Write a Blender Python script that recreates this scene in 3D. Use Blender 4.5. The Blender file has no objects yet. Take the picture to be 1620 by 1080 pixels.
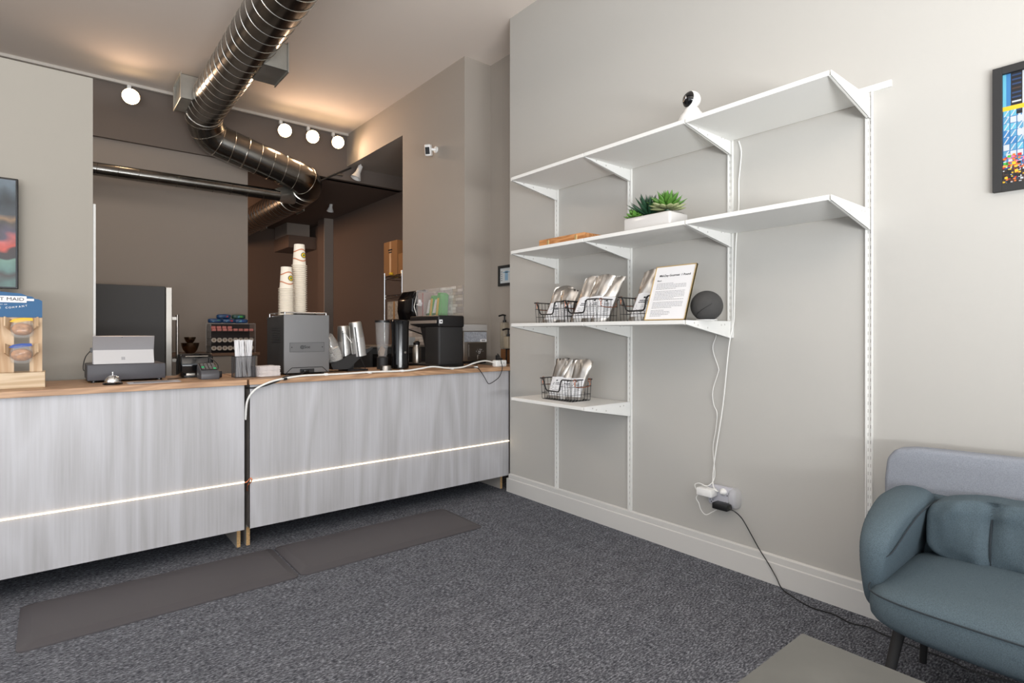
import bpy, bmesh, math, random
from mathutils import Vector, Matrix, noise
random.seed(7)
PI = math.pi
C = bpy.context.scene.collection
S = bpy.context.scene

# ------------------------------------------------------------------ camera, world, lights, exposure
YAW = math.atan2(727, 888)
cam_data = bpy.data.cameras.new('camera')
cam = bpy.data.objects.new('camera', cam_data)
C.objects.link(cam)
cam.location = (-2.6, 0.0, 1.165)
cam.rotation_euler = (PI/2, 0, -YAW)
cam_data.sensor_width = 36.0
cam_data.lens = 888.0/1620.0*36.0
cam_data.shift_y = -14.0/1620.0
cam_data.clip_start = 0.05
S.camera = cam

world = bpy.data.worlds.new('world'); S.world = world
world.use_nodes = True
wn = world.node_tree.nodes['Background']
wn.inputs[0].default_value = (0.80, 0.88, 1.0, 1)
wn.inputs[1].default_value = 1.0
S.view_settings.view_transform = 'Standard'
S.view_settings.look = 'None'
S.view_settings.gamma = 1
S.view_settings.use_curve_mapping = False
S.view_settings.exposure = 0.08

def area(name, loc, rot, sx, sy, power, col, spread=PI):
    l = bpy.data.lights.new(name, 'AREA'); l.shape = 'RECTANGLE'
    l.size = sx; l.size_y = sy; l.energy = power; l.color = col; l.spread = spread
    o = bpy.data.objects.new(name, l); C.objects.link(o)
    o.location = loc; o.rotation_euler = rot
    return o
# daylight coming in through the shop windows behind the camera
area('daylight_front_window', (-3.0, -2.12, 1.75), (PI/2, 0, 0), 5.0, 2.5, 62, (0.95, 0.975, 1.0))
area('side_fill_light', (-5.9, 0.6, 1.75), (0, -PI/2, 0), 2.5, 3.6, 30, (0.96, 0.98, 1.0))  # added fill from the unseen left side, no known source there
# warm lamp in the kitchen behind the partition
# added uplight without a fixture, brightening the ceiling
area('ceiling_fill_light', (-3.4, -1.7, 0.95), (PI*0.5+math.radians(76), 0, 0), 4.2, 0.6, 385, (0.985, 0.99, 0.985))
area('kitchen_lamp_light', (-1.7, 8.7, 2.35), (0, -PI/2, 0), 0.3, 0.3, 22, (1.0, 0.60, 0.36))
area('rear_fill_light', (-3.6, 5.0, 3.40), (0, 0, 0), 0.6, 0.6, 26, (1.0, 0.9, 0.8))  # fill added over the space behind the counter, no fixture

# ------------------------------------------------------------------ materials
def lin(c):
    def g(v):
        v /= 255.0
        return v/12.92 if v <= 0.04045 else ((v+0.055)/1.055)**2.4
    return (g(c[0]), g(c[1]), g(c[2]), 1)
MATS = {}
def mat(name, col, rough=0.6, metal=0.0, emit=None, es=0.0, nscale=0, namt=0.0, bump=0.0, bscale=200,
        alpha=1.0, trans=0.0, stretch=(1, 1, 1), spec=0.5, col2=None, coat=0.0):
    if name in MATS: return MATS[name]
    m = bpy.data.materials.new(name); m.use_nodes = True
    nt = m.node_tree; b = nt.nodes['Principled BSDF']
    b.inputs['Base Color'].default_value = lin(col)
    b.inputs['Roughness'].default_value = rough
    b.inputs['Metallic'].default_value = metal
    b.inputs['Specular IOR Level'].default_value = spec
    if coat: b.inputs['Coat Weight'].default_value = coat
    if trans:
        b.inputs['Transmission Weight'].default_value = trans
    if alpha < 1: b.inputs['Alpha'].default_value = alpha
    if emit:
        b.inputs['Emission Color'].default_value = lin(emit)
        b.inputs['Emission Strength'].default_value = es
    tc = None
    if nscale or bump:
        tc = nt.nodes.new('ShaderNodeTexCoord')
        mp = nt.nodes.new('ShaderNodeMapping'); mp.inputs['Scale'].default_value = stretch
        nt.links.new(tc.outputs['Object'], mp.inputs['Vector'])
    if nscale:
        n = nt.nodes.new('ShaderNodeTexNoise'); n.inputs['Scale'].default_value = nscale
        n.inputs['Detail'].default_value = 4
        nt.links.new(mp.outputs[0], n.inputs['Vector'])
        r = nt.nodes.new('ShaderNodeValToRGB')
        a = lin(col2) if col2 else [v*(1-namt) for v in lin(col)[:3]]+[1]
        r.color_ramp.elements[0].position = 0.32; r.color_ramp.elements[0].color = a
        r.color_ramp.elements[1].position = 0.68
        bcol = lin(col)
        r.color_ramp.elements[1].color = bcol if col2 else [min(1, v*(1+namt)) for v in bcol[:3]]+[1]
        nt.links.new(n.outputs['Fac'], r.inputs[0])
        nt.links.new(r.outputs[0], b.inputs['Base Color'])
    if bump:
        n2 = nt.nodes.new('ShaderNodeTexNoise'); n2.inputs['Scale'].default_value = bscale
        n2.inputs['Detail'].default_value = 2
        nt.links.new(mp.outputs[0], n2.inputs['Vector'])
        bp = nt.nodes.new('ShaderNodeBump'); bp.inputs['Strength'].default_value = bump
        bp.inputs['Distance'].default_value = 0.002
        nt.links.new(n2.outputs['Fac'], bp.inputs['Height'])
        nt.links.new(bp.outputs[0], b.inputs['Normal'])
    MATS[name] = m
    return m

def carpet_mat():
    m = bpy.data.materials.new('carpet'); m.use_nodes = True; nt = m.node_tree
    b = nt.nodes['Principled BSDF']; b.inputs['Roughness'].default_value = 0.95
    b.inputs['Specular IOR Level'].default_value = 0.15
    tc = nt.nodes.new('ShaderNodeTexCoord')
    mp = nt.nodes.new('ShaderNodeMapping'); mp.inputs['Scale'].default_value = (0.38, 1.0, 1.0)
    nt.links.new(tc.outputs['Object'], mp.inputs['Vector'])
    n = nt.nodes.new('ShaderNodeTexNoise'); n.inputs['Scale'].default_value = 165; n.inputs['Detail'].default_value = 3
    n.inputs['Roughness'].default_value = 0.7
    nt.links.new(mp.outputs[0], n.inputs['Vector'])
    n1 = nt.nodes.new('ShaderNodeTexNoise'); n1.inputs['Scale'].default_value = 26; n1.inputs['Detail'].default_value = 3
    nt.links.new(mp.outputs[0], n1.inputs['Vector'])
    mx = nt.nodes.new('ShaderNodeMix'); mx.data_type = 'FLOAT'; mx.inputs[0].default_value = 0.14
    nt.links.new(n.outputs['Fac'], mx.inputs[2]); nt.links.new(n1.outputs['Fac'], mx.inputs[3])
    r = nt.nodes.new('ShaderNodeValToRGB'); e = r.color_ramp.elements
    e[0].position = 0.36; e[0].color = lin((50, 52, 58))
    e[1].position = 0.66; e[1].color = lin((160, 163, 170))
    k = e.new(0.5); k.color = lin((94, 96, 103))
    nt.links.new(mx.outputs[0], r.inputs[0]); nt.links.new(r.outputs[0], b.inputs['Base Color'])
    bp = nt.nodes.new('ShaderNodeBump'); bp.inputs['Strength'].default_value = 0.9; bp.inputs['Distance'].default_value = 0.004
    nt.links.new(n.outputs['Fac'], bp.inputs['Height']); nt.links.new(bp.outputs[0], b.inputs['Normal'])
    return m

def woodgrain(name, ca, cb, axis, scale, rough=0.5, fine=60, contrast=(0.35, 0.7), dist=1.6):
    """Wood grain running along `axis`, with broad wavy figure."""
    m = bpy.data.materials.new(name); m.use_nodes = True; nt = m.node_tree
    b = nt.nodes['Principled BSDF']; b.inputs['Roughness'].default_value = rough
    tc = nt.nodes.new('ShaderNodeTexCoord'); mp = nt.nodes.new('ShaderNodeMapping')
    s = [1.0, 1.0, 1.0]; s[axis] = 0.13
    mp.inputs['Scale'].default_value = s
    nt.links.new(tc.outputs['Object'], mp.inputs['Vector'])
    n = nt.nodes.new('ShaderNodeTexNoise'); n.inputs['Scale'].default_value = scale; n.inputs['Detail'].default_value = 2
    n.inputs['Distortion'].default_value = 0.6
    nt.links.new(mp.outputs[0], n.inputs['Vector'])
    mt = nt.nodes.new('ShaderNodeMath'); mt.operation = 'MULTIPLY'; mt.inputs[1].default_value = 9*dist
    nt.links.new(n.outputs['Fac'], mt.inputs[0])
    fr = nt.nodes.new('ShaderNodeMath'); fr.operation = 'PINGPONG'; fr.inputs[1].default_value = 1.0
    nt.links.new(mt.outputs[0], fr.inputs[0])
    mp2 = nt.nodes.new('ShaderNodeMapping'); s2 = [1.0, 1.0, 1.0]; s2[axis] = 0.03
    mp2.inputs['Scale'].default_value = s2
    nt.links.new(tc.outputs['Object'], mp2.inputs['Vector'])
    n2 = nt.nodes.new('ShaderNodeTexNoise'); n2.inputs['Scale'].default_value = fine; n2.inputs['Detail'].default_value = 4
    nt.links.new(mp2.outputs[0], n2.inputs['Vector'])
    mx = nt.nodes.new('ShaderNodeMix'); mx.data_type = 'FLOAT'; mx.inputs[0].default_value = 0.6
    nt.links.new(fr.outputs[0], mx.inputs[2]); nt.links.new(n2.outputs['Fac'], mx.inputs[3])
    r = nt.nodes.new('ShaderNodeValToRGB'); e = r.color_ramp.elements
    e[0].position = contrast[0]; e[0].color = lin(ca); e[1].position = contrast[1]; e[1].color = lin(cb)
    nt.links.new(mx.outputs[0], r.inputs[0]); nt.links.new(r.outputs[0], b.inputs['Base Color'])
    return m

M_carpet = carpet_mat()
M_wallR = mat('warm_white_paint', (184, 182, 177), 0.75, bump=0.05, bscale=300)
M_wallG = mat('greige_paint', (168, 160, 151), 0.8, bump=0.05, bscale=300)
M_wallD = mat('taupe_paint', (150, 140, 131), 0.8)
M_bulk = mat('dark_taupe_paint', (112, 102, 95), 0.8)
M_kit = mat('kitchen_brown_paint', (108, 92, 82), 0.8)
M_ceil = mat('ceiling_paint', (232, 222, 213), 0.9)
M_col = mat('partition_paint', (156, 151, 142), 0.8)
M_base = mat('gloss_white_trim', (210, 209, 206), 0.4)
M_lam = woodgrain('pale_ash_laminate', (172, 171, 173), (192, 192, 196), 2, 3.2, 0.45, 110, (0.25, 0.72), 1.3)
M_oak = woodgrain('oak_worktop', (160, 124, 94), (192, 154, 120), 0, 14.0, 0.45, 90)
M_chip = mat('chipboard', (196, 160, 112), 0.9, nscale=150, namt=0.25)
M_lamside = mat('melamine_side', (170, 164, 158), 0.5)
M_edge = mat('edge_banding', (196, 176, 156), 0.5)
M_led = mat('led_strip', (255, 240, 220), 0.5, emit=(255, 228, 190), es=2.6)
M_copper = mat('copper_wire', (196, 118, 84), 0.3, 1.0)
M_mat = mat('grey_rubber_mat', (76, 73, 76), 0.55, bump=0.15, bscale=500)
M_shelf = mat('white_shelf', (230, 230, 227), 0.45)
M_slot = mat('slot_shadow_grey', (188, 186, 182), 0.7)
M_steel = mat('galvanised_steel', (128, 126, 122), 0.22, 1.0, nscale=9, namt=0.16)
M_seam = mat('duct_seam', (215, 212, 205), 0.25, 1.0)
M_galv = mat('galvanised_sheet', (190, 190, 184), 0.38, 0.85, nscale=7, namt=0.12)
M_ss = mat('stainless_steel', (168, 163, 156), 0.34, 1.0)
M_chrome = mat('chrome', (225, 225, 225), 0.08, 1.0)
M_blk = mat('black_plastic', (24, 24, 26), 0.35)
M_blkm = mat('black_matt', (34, 34, 35), 0.6)
M_blkg = mat('black_gloss', (14, 14, 16), 0.12)
M_grey = mat('charcoal_metal', (74, 74, 76), 0.45)
M_machine = mat('graphite_front_panel', (112, 112, 113), 0.5)
M_fridge = mat('fridge_side', (58, 56, 55), 0.55)
M_wht = mat('white_plastic', (238, 238, 236), 0.35)
M_cord = mat('white_cord', (232, 232, 228), 0.45)
M_paper = mat('paper_white', (228, 228, 230), 0.8)
M_ink = mat('print_grey', (120, 120, 126), 0.8)
M_inkd = mat('print_black', (30, 30, 34), 0.8)
M_gold = mat('brass_frame', (218, 192, 140), 0.3, 0.7)
M_clear = mat('clear_acrylic', (225, 225, 225), 0.08, alpha=0.16)
M_smoke = mat('smoked_acrylic', (80, 80, 84), 0.12, alpha=0.3)
M_foil = mat('silver_foil', (168, 163, 157), 0.33, 0.9, bump=0.35, bscale=28)
M_cup = mat('cream_paper_cup', (226, 216, 200), 0.7)
M_card = mat('cardboard', (160, 114, 70), 0.85)
M_sofa = mat('slate_blue_wool', (84, 98, 106), 0.95, nscale=420, namt=0.22, bump=0.35, bscale=500, spec=0.2)
M_sofab = mat('light_grey_weave', (142, 147, 156), 0.95, nscale=420, namt=0.14, bump=0.35, bscale=450, spec=0.2)
M_seamth = mat('dark_stitching', (44, 52, 58), 0.9)
M_table = mat('grey_slate_laminate', (98, 98, 94), 0.5, nscale=5, namt=0.14)
M_wood = woodgrain('light_pine', (188, 154, 118), (212, 186, 154), 2, 9.0, 0.6, 70)
M_woodx = woodgrain('light_pine_across', (184, 160, 128), (208, 188, 160), 0, 9.0, 0.6, 70)
M_blue = mat('blue_card_print', (34, 88, 132), 0.6)
M_leafg = mat('green_leaf', (84, 130, 52), 0.45, nscale=30, namt=0.25)
M_leafd = mat('dark_green_leaf', (38, 72, 50), 0.45, nscale=40, namt=0.3)
M_leafy = mat('pale_green_leaf', (148, 156, 112), 0.5, nscale=40, namt=0.2)
M_soil = mat('soil', (52, 42, 34), 0.95)
M_tray = woodgrain('honey_wood', (170, 114, 66), (206, 150, 98), 1, 14.0, 0.5, 90)
M_fabric = mat('charcoal_mesh_fabric', (66, 65, 64), 0.9, bump=0.4, bscale=600)
M_bulb = mat('lit_bulb', (255, 240, 220), 0.4, emit=(255, 214, 160), es=22.0)
M_bowl = mat('bronze_steel_bowl', (150, 130, 110), 0.25, 1.0)
M_red = mat('red_print', (178, 40, 44), 0.6)
M_green = mat('green_print', (60, 168, 60), 0.5)
M_yellow = mat('yellow_print', (226, 182, 40), 0.6)
M_orange = mat('orange_print', (212, 112, 44), 0.6)
M_skyb = mat('sky_blue_print', (82, 144, 178), 0.6)
M_bread = mat('baked_brown', (168, 118, 74), 0.8, nscale=60, namt=0.35)

# ------------------------------------------------------------------ mesh helpers
class MB:
    """Collects shapes into one bmesh; build() links them as ONE mesh object."""
    def __init__(s): s.bm = bmesh.new(); s.mi = 0
    def _tag(s, faces):
        for f in faces: f.material_index = s.mi
    def box(s, x0, x1, y0, y1, z0, z1, bev=0.0, seg=2, mtx=None):
        bm = bmesh.new()
        bmesh.ops.create_cube(bm, size=1.0)
        cx, cy, cz = (x0+x1)/2, (y0+y1)/2, (z0+z1)/2
        for v in bm.verts:
            v.co = Vector((cx+v.co.x*(x1-x0), cy+v.co.y*(y1-y0), cz+v.co.z*(z1-z0)))
        if bev: bmesh.ops.bevel(bm, geom=bm.edges[:], offset=bev, segments=seg, affect='EDGES', profile=0.5)
        return s._merge(bm, mtx)
    def _merge(s, bm, mtx=None):
        vs = []
        for v in bm.verts:
            co = (mtx @ v.co) if mtx is not None else v.co
            vs.append(s.bm.verts.new(co))
        bm.verts.index_update()
        for f in bm.faces:
            try:
                nf = s.bm.faces.new([vs[v.index] for v in f.verts]); nf.material_index = s.mi
            except ValueError: pass
        bm.free(); return s
    def prism(s, pts, axis, a0, a1, bev=0.0, seg=2, mtx=None):
        """polygon pts (2D) extruded along axis (0:x with pts (y,z); 1:y with pts (x,z); 2:z with pts (x,y))"""
        bm = bmesh.new()
        def mk(p, a):
            return {0: (a, p[0], p[1]), 1: (p[0], a, p[1]), 2: (p[0], p[1], a)}[axis]
        A = [bm.verts.new(mk(p, a0)) for p in pts]; B = [bm.verts.new(mk(p, a1)) for p in pts]
        bm.faces.new(A); bm.faces.new(B[::-1])
        n = len(pts)
        for i in range(n): bm.faces.new([A[i], B[i], B[(i+1) % n], A[(i+1) % n]])
        bmesh.ops.recalc_face_normals(bm, faces=bm.faces[:])
        if bev: bmesh.ops.bevel(bm, geom=bm.edges[:], offset=bev, segments=seg, affect='EDGES', profile=0.5)
        return s._merge(bm, mtx)
    def lathe(s, prof, c=(0, 0, 0), n=24, mtx=None):
        """prof: list of (r,z)"""
        bm = bmesh.new(); rings = []
        for r, z in prof:
            if r < 1e-6: rings.append([bm.verts.new((c[0], c[1], c[2]+z))])
            else: rings.append([bm.verts.new((c[0]+r*math.cos(2*PI*i/n), c[1]+r*math.sin(2*PI*i/n), c[2]+z)) for i in range(n)])
        for a, b in zip(rings, rings[1:]):
            for i in range(n):
                j = (i+1) % n
                q = ([a[0]] if len(a) == 1 else [a[i], a[j]]) + ([b[0]] if len(b) == 1 else [b[j], b[i]])
                if len(q) >= 3:
                    try: bm.faces.new(q)
                    except ValueError: pass
        return s._merge(bm, mtx)
    def cyl(s, p0, p1, r, n=12, r1=None, cap=True):
        return s.tube([p0, p1], r, n, cap, r1)
    def tube(s, pts, r, n=8, cap=True, r1=None):
        pts = [Vector(p) for p in pts]; rings = []
        t0 = (pts[1]-pts[0]).normalized()
        up = Vector((0, 0, 1)) if abs(t0.z) < 0.9 else Vector((1, 0, 0))
        nrm = t0.cross(up).normalized()
        for i, p in enumerate(pts):
            if i == 0: t = pts[1]-pts[0]
            elif i == len(pts)-1: t = pts[-1]-pts[-2]
            else: t = (pts[i+1]-pts[i]).normalized()+(pts[i]-pts[i-1]).normalized()
            t.normalize()
            nrm = (nrm - t*nrm.dot(t)); nrm.normalize(); bn = t.cross(nrm)
            rr = r if r1 is None else r+(r1-r)*i/(len(pts)-1)
            rings.append([s.bm.verts.new(p+nrm*rr*math.cos(2*PI*k/n)+bn*rr*math.sin(2*PI*k/n)) for k in range(n)])
        for a, b in zip(rings, rings[1:]):
            for i in range(n):
                j = (i+1) % n
                f = s.bm.faces.new([a[i], a[j], b[j], b[i]]); f.material_index = s.mi
        if cap:
            f = s.bm.faces.new(rings[0][::-1]); f.material_index = s.mi
            f = s.bm.faces.new(rings[-1]); f.material_index = s.mi
        return s
    def sell(s, c, r, e=0.5, nu=28, nv=16, fn=None, mtx=None):
        """superellipsoid"""
        def sp(v, e): return math.copysign(abs(v)**e, v)
        bm = bmesh.new(); rings = []
        e1, e2 = e if isinstance(e, tuple) else (e, e)
        for j in range(nv+1):
            ph = -PI/2+PI*j/nv; cz = sp(math.sin(ph), e2); cr = max(abs(math.cos(ph)), 0)**e2 if 0 < j < nv else 0
            if j in (0, nv): rings.append([bm.verts.new((c[0], c[1], c[2]+r[2]*cz))]); continue
            rings.append([bm.verts.new((c[0]+r[0]*cr*sp(math.cos(2*PI*i/nu), e1), c[1]+r[1]*cr*sp(math.sin(2*PI*i/nu), e1), c[2]+r[2]*cz)) for i in range(nu)])
        for a, b in zip(rings, rings[1:]):
            for i in range(nu):
                k = (i+1) % nu
                q = ([a[0]] if len(a) == 1 else [a[i], a[k]]) + ([b[0]] if len(b) == 1 else [b[k], b[i]])
                bm.faces.new(q)
        if fn:
            for v in bm.verts: v.co = fn(v.co)
        return s._merge(bm, mtx)
    def quad(s, a, b, c, d):
        f = s.bm.faces.new([s.bm.verts.new(p) for p in (a, b, c, d)]); f.material_index = s.mi
        return s
    def build(s, name, mats, parent=None, ang=35, local=False, kind=None, label=None):
        if not isinstance(mats, (list, tuple)): mats = [mats]
        me = bpy.data.meshes.new(name)
        bmesh.ops.recalc_face_normals(s.bm, faces=s.bm.faces[:])
        if parent is not None and not local:
            root = parent
            while root.parent: root = root.parent
            m = Matrix.LocRotScale(root.location, root.rotation_euler, None).inverted()
            s.bm.transform(m)
        s.bm.to_mesh(me); s.bm.free()
        for m in mats: me.materials.append(m)
        me.polygons.foreach_set('use_smooth', [True]*len(me.polygons))
        me.set_sharp_from_angle(angle=math.radians(ang))
        o = bpy.data.objects.new(name, me); C.objects.link(o)
        if parent is not None: o.parent = parent
        if kind: o['kind'] = kind
        if label: o['label'] = label
        return o

def thing(name, label, cat, loc=(0, 0, 0), rz=0.0, group=None):
    o = bpy.data.objects.new(name, None); C.objects.link(o)
    o.empty_display_size = 0.05
    o.location = loc; o.rotation_euler = (0, 0, rz)
    o['label'] = label; o['category'] = cat
    if group: o['group'] = group
    return o
def tag(o, label, cat, group=None, kind=None):
    o['label'] = label; o['category'] = cat
    if group: o['group'] = group
    if kind: o['kind'] = kind
    return o
def center(o):
    """move a single-mesh thing's origin to the base of its bounding box"""
    me = o.data; xs = [v.co for v in me.vertices]
    lo = Vector((min(v[i] for v in xs) for i in range(3))); hi = Vector((max(v[i] for v in xs) for i in range(3)))
    b = Vector(((lo.x+hi.x)/2, (lo.y+hi.y)/2, lo.z))
    me.transform(Matrix.Translation(-b)); o.location = b
    return o
def struct(name, mb, m):
    o = mb.build(name, m); o['kind'] = 'structure'; return o
def copy_tree(o, parent=None):
    c = o.copy(); C.objects.link(c)
    if parent is not None: c.parent = parent
    for ch in list(o.children): copy_tree(ch, c)
    return c
def text(name, body, size, m, parent, mtx, ext=0.0003, align='CENTER', sx=1.0, bold=False):
    cu = bpy.data.curves.new('txt', 'FONT'); cu.body = body; cu.size = size; cu.extrude = ext
    cu.align_x = align; cu.align_y = 'CENTER'; cu.resolution_u = 3
    if bold: cu.offset = size*0.012
    t = bpy.data.objects.new('txt', cu); C.objects.link(t)
    dg = bpy.context.evaluated_depsgraph_get(); dg.update()
    me = bpy.data.meshes.new_from_object(t.evaluated_get(dg)); me.name = name
    bpy.data.objects.remove(t)
    me.transform(Matrix.Diagonal((sx, 1, 1, 1)))
    root = parent
    while root.parent: root = root.parent
    me.transform(Matrix.LocRotScale(root.location, root.rotation_euler, None).inverted() @ mtx)
    me.materials.clear(); me.materials.append(m)
    o = bpy.data.objects.new(name, me); C.objects.link(o); o.parent = parent
    return o
def frame_mtx(o, x, y):
    """matrix with origin o, x axis x, y axis y (text plane)"""
    x = Vector(x).normalized(); y = Vector(y); y = (y-x*y.dot(x)).normalized(); z = x.cross(y)
    m = Matrix((x, y, z)).transposed().to_4x4(); m.translation = Vector(o)
    return m
def smooth_path(pts, n=6):
    P = [Vector(p) for p in pts]; out = []
    for i in range(len(P)-1):
        p0 = P[max(i-1, 0)]; p1 = P[i]; p2 = P[i+1]; p3 = P[min(i+2, len(P)-1)]
        for k in range(n):
            t = k/n
            out.append(0.5*((2*p1)+(-p0+p2)*t+(2*p0-5*p1+4*p2-p3)*t*t+(-p0+3*p1-3*p2+p3)*t**3))
    out.append(P[-1]); return out
def fillet(pts, rad, n=7):
    P = [Vector(p) for p in pts]; out = [P[0]]
    for i in range(1, len(P)-1):
        a = (P[i-1]-P[i]); b = (P[i+1]-P[i]); ra = min(rad, a.length*0.45, b.length*0.45)
        s = P[i]+a.normalized()*ra; e = P[i]+b.normalized()*ra
        for k in range(n+1):
            t = k/n; out.append(s*(1-t)**2+P[i]*2*t*(1-t)+e*t*t)
    out.append(P[-1]); return out

# ------------------------------------------------------------------ room shell
HZ = 3.47
struct('floor', MB().box(-6.2, 1.2, -2.4, 10.4, -0.1, 0.0), M_carpet)
struct('ceiling', MB().box(-6.2, 0.6, -2.4, 6.35, HZ, HZ+0.1), M_ceil)
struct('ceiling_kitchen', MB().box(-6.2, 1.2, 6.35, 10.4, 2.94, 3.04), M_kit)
struct('wall_right', MB().box(0.0, 0.33, -2.4, 3.2, 0, HZ), M_wallR)
struct('wall_alcove', MB().box(0.33, 0.45, 3.1, 3.87, 0, HZ), M_wallG)
mb = MB().box(0.058, 0.45, 3.87, 4.94, 0, HZ); mb.box(0.058, 0.80, 4.94, 6.29, 3.10, HZ)
struct('wall_side', mb, M_wallG)
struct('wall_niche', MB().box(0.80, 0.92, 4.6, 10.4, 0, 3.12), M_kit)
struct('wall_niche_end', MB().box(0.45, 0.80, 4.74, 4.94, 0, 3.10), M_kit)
struct('wall_bulkhead', MB().box(-6.2, 0.92, 6.29, 6.41, 2.94, HZ), M_bulk)
mb = MB().box(-6.2, -1.010, 6.33, 6.45, 0, 2.94)
struct('wall_partition', mb, M_wallD)
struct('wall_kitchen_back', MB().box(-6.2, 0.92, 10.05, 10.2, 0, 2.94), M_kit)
struct('wall_pilaster_side', MB().box(0.66, 0.80, 8.60, 8.85, 0, 2.94), M_kit)  # shade put into the colour: side painted browner than the lit front
mb = MB().box(0.66, 0.80, 8.57, 8.60, 0, 2.94)
struct('wall_pilaster', mb, M_wallD)
mb = MB().box(0.325, 0.69, 9.30, 9.93, 2.745, 2.94)
struct('trim_upper_soffit', mb, M_wallD)
mb = MB().box(0.345, 0.80, 9.28, 10.05, 2.545, 2.744)
struct('trim_lower_soffit', mb, M_kit)
# left wall and front shop facade with windows (behind the camera)
mb = MB()
mb.box(-6.2, -6.0, -2.4, -1.2, 0, HZ); mb.box(-6.2, -6.0, 2.4, 6.4, 0, HZ)
mb.box(-6.2, -6.0, -1.2, 2.4, 0, 0.5); mb.box(-6.2, -6.0, -1.2, 2.4, 3.0, HZ)
struct('wall_left', mb, M_wallR)
mb = MB()
mb.box(-6.0, -5.5, -2.4, -2.2, 0, HZ); mb.box(-0.5, 0, -2.4, -2.2, 0, HZ)
mb.box(-5.5, -0.5, -2.4, -2.2, 0, 0.5); mb.box(-5.5, -0.5, -2.4, -2.2, 3.0, HZ)
struct('wall_front', mb, M_wallR)
mb = MB()
for x in (-5.5, -3.85, -2.2, -0.55): mb.box(x, x+0.05, -2.33, -2.25, 0.5, 3.0)
mb.box(-5.5, -0.5, -2.33, -2.25, 0.5, 0.56); mb.box(-5.5, -0.5, -2.33, -2.25, 2.94, 3.0)
struct('window_1', mb, M_blkm)
mb = MB()
for y in (-1.2, 0.6, 2.35): mb.box(-6.15, -6.07, y, y+0.05, 0.5, 3.0)
mb.box(-6.15, -6.07, -1.2, 2.4, 0.5, 0.56); mb.box(-6.15, -6.07, -1.2, 2.4, 2.94, 3.0)
struct('window_2', mb, M_blkm)  # unseen side window, added along with the fill light from the left
# left light-coloured partition behind the counter, with its narrow end trim
struct('wall_column', MB().box(-6.0, -2.428, 3.85, 3.97, 0, 2.563), M_col)
struct('trim_1', MB().box(-2.427, -2.415, 3.86, 3.97, 0.0, 1.875), M_base)
# baseboard
prof = [(0, 0), (-0.018, 0), (-0.018, 0.096), (-0.013, 0.100), (-0.013, 0.128), (-0.006, 0.134), (0, 0.134)]
mb = MB(); mb.prism(prof, 1, -2.2, 3.2)
mb.box(-0.018, 0.33, 3.2, 3.218, 0, 0.098)
struct('baseboard_right', mb, M_base)

# backsplash of small pale stone strips on the side wall
def tile_me(dx, dy, dz):
    b = MB(); b.box(-dx, 0, 0, dy, 0, dz, 0.0015, 1)
    return b
tile_mats = [mat('stone_strip_%s' % n, c, 0.6, nscale=30, namt=0.1) for n, c in (('pale', (196, 188, 182)), ('beige', (178, 168, 158)), ('grey', (164, 156, 152)), ('light', (208, 202, 196)))]
bs = MB().box(0.050, 0.058, 3.885, 4.93, 0.90, 1.56).build('tile_bed', mat('grout', (150, 144, 138), 0.9))
bs['kind'] = 'structure'; bs.name = 'trim_backsplash'
protos = {}
for row in range(26):
    y = 3.885; z = 0.90+row*0.0254
    while y < 4.93:
        w = random.choice((0.075, 0.1, 0.13))
        w = min(w, 4.93-y)
        if w < 0.02: break
        k = (round(w, 3), random.randrange(4), random.choice((0.004, 0.006)))
        if k not in protos:
            o = MB().box(-k[2], 0, 0.001, w-0.001, 0.001, 0.0244).build('tile', tile_mats[k[1]], bs, local=True); protos[k] = o
        else:
            o = protos[k].copy(); C.objects.link(o)
        o.location = (0.050, y, z)
        y += w

# ------------------------------------------------------------------ reception counters
def counter(x0, x1, label, wlabel, llabel, gapside):
    t = thing('counter_cabinet', label, 'counter', ((x0+x1)/2, 3.5, 0))
    MB().box(x0, x1, 3.222, 3.240, 0.114, 0.886).build('front_panel', M_lam, t)
    # side panels reach the floor behind the recessed toe space
    for xs in (x0+0.001, x1-0.019):
        s = MB().prism([(3.241, 0.886), (3.75, 0.886), (3.75, 0.0), (3.300, 0.0), (3.300, 0.1145), (3.241, 0.1145)], 0, xs, xs+0.018).build('side_panel', M_lamside, t)
        MB().box(xs, xs+0.018, 3.298, 3.300, 0.0, 0.100).build('raw_edge', M_chip, s)
    MB().box(x0, x0+0.004, 3.2222, 3.2402, 0.113, 0.8862).build('edge_band', M_edge, t)
    MB().box(x1-0.004, x1, 3.2222, 3.2402, 0.113, 0.8862).build('edge_band', M_edge, t)
    MB().box(x0+0.03, x1-0.03, 3.731, 3.743, 0.05, 0.886).build('back_panel', M_lamside, t)
    w = MB().box(x0-(0.0 if gapside != 'l' else 0.008), x1+(0.0 if gapside != 'r' else 0.008), 3.198, 3.77, 0.8865, 0.915, 0.0015, 1).build('worktop', M_oak)
    tag(center(w), wlabel, 'worktop')
    s = MB().box(x0, x1, 3.216, 3.2218, 0.3655, 0.3707).build('led_strip', M_led)
    tag(center(s), llabel, 'light strip')
counter(-5.2, -1.808, 'left counter cabinet with pale ash front panel under the cash drawer',
        'left oak worktop carrying the tablet and card terminal',
        'lit warm LED strip across the left counter front', 'r')
counter(-1.780, 0.006, 'right counter cabinet with pale ash front panel meeting the shelf wall',
        'right oak worktop carrying the coffee machines',
        'lit warm LED strip across the right counter front', 'l')
for nm, xx, w_ in (('led_light_left', -3.5, 3.3), ('led_light_right', -0.89, 1.75)):
    area(nm, (xx, 3.205, 0.368), (PI/2, 0, PI), w_, 0.01, 0.12*w_, (1, 0.82, 0.6))
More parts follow.
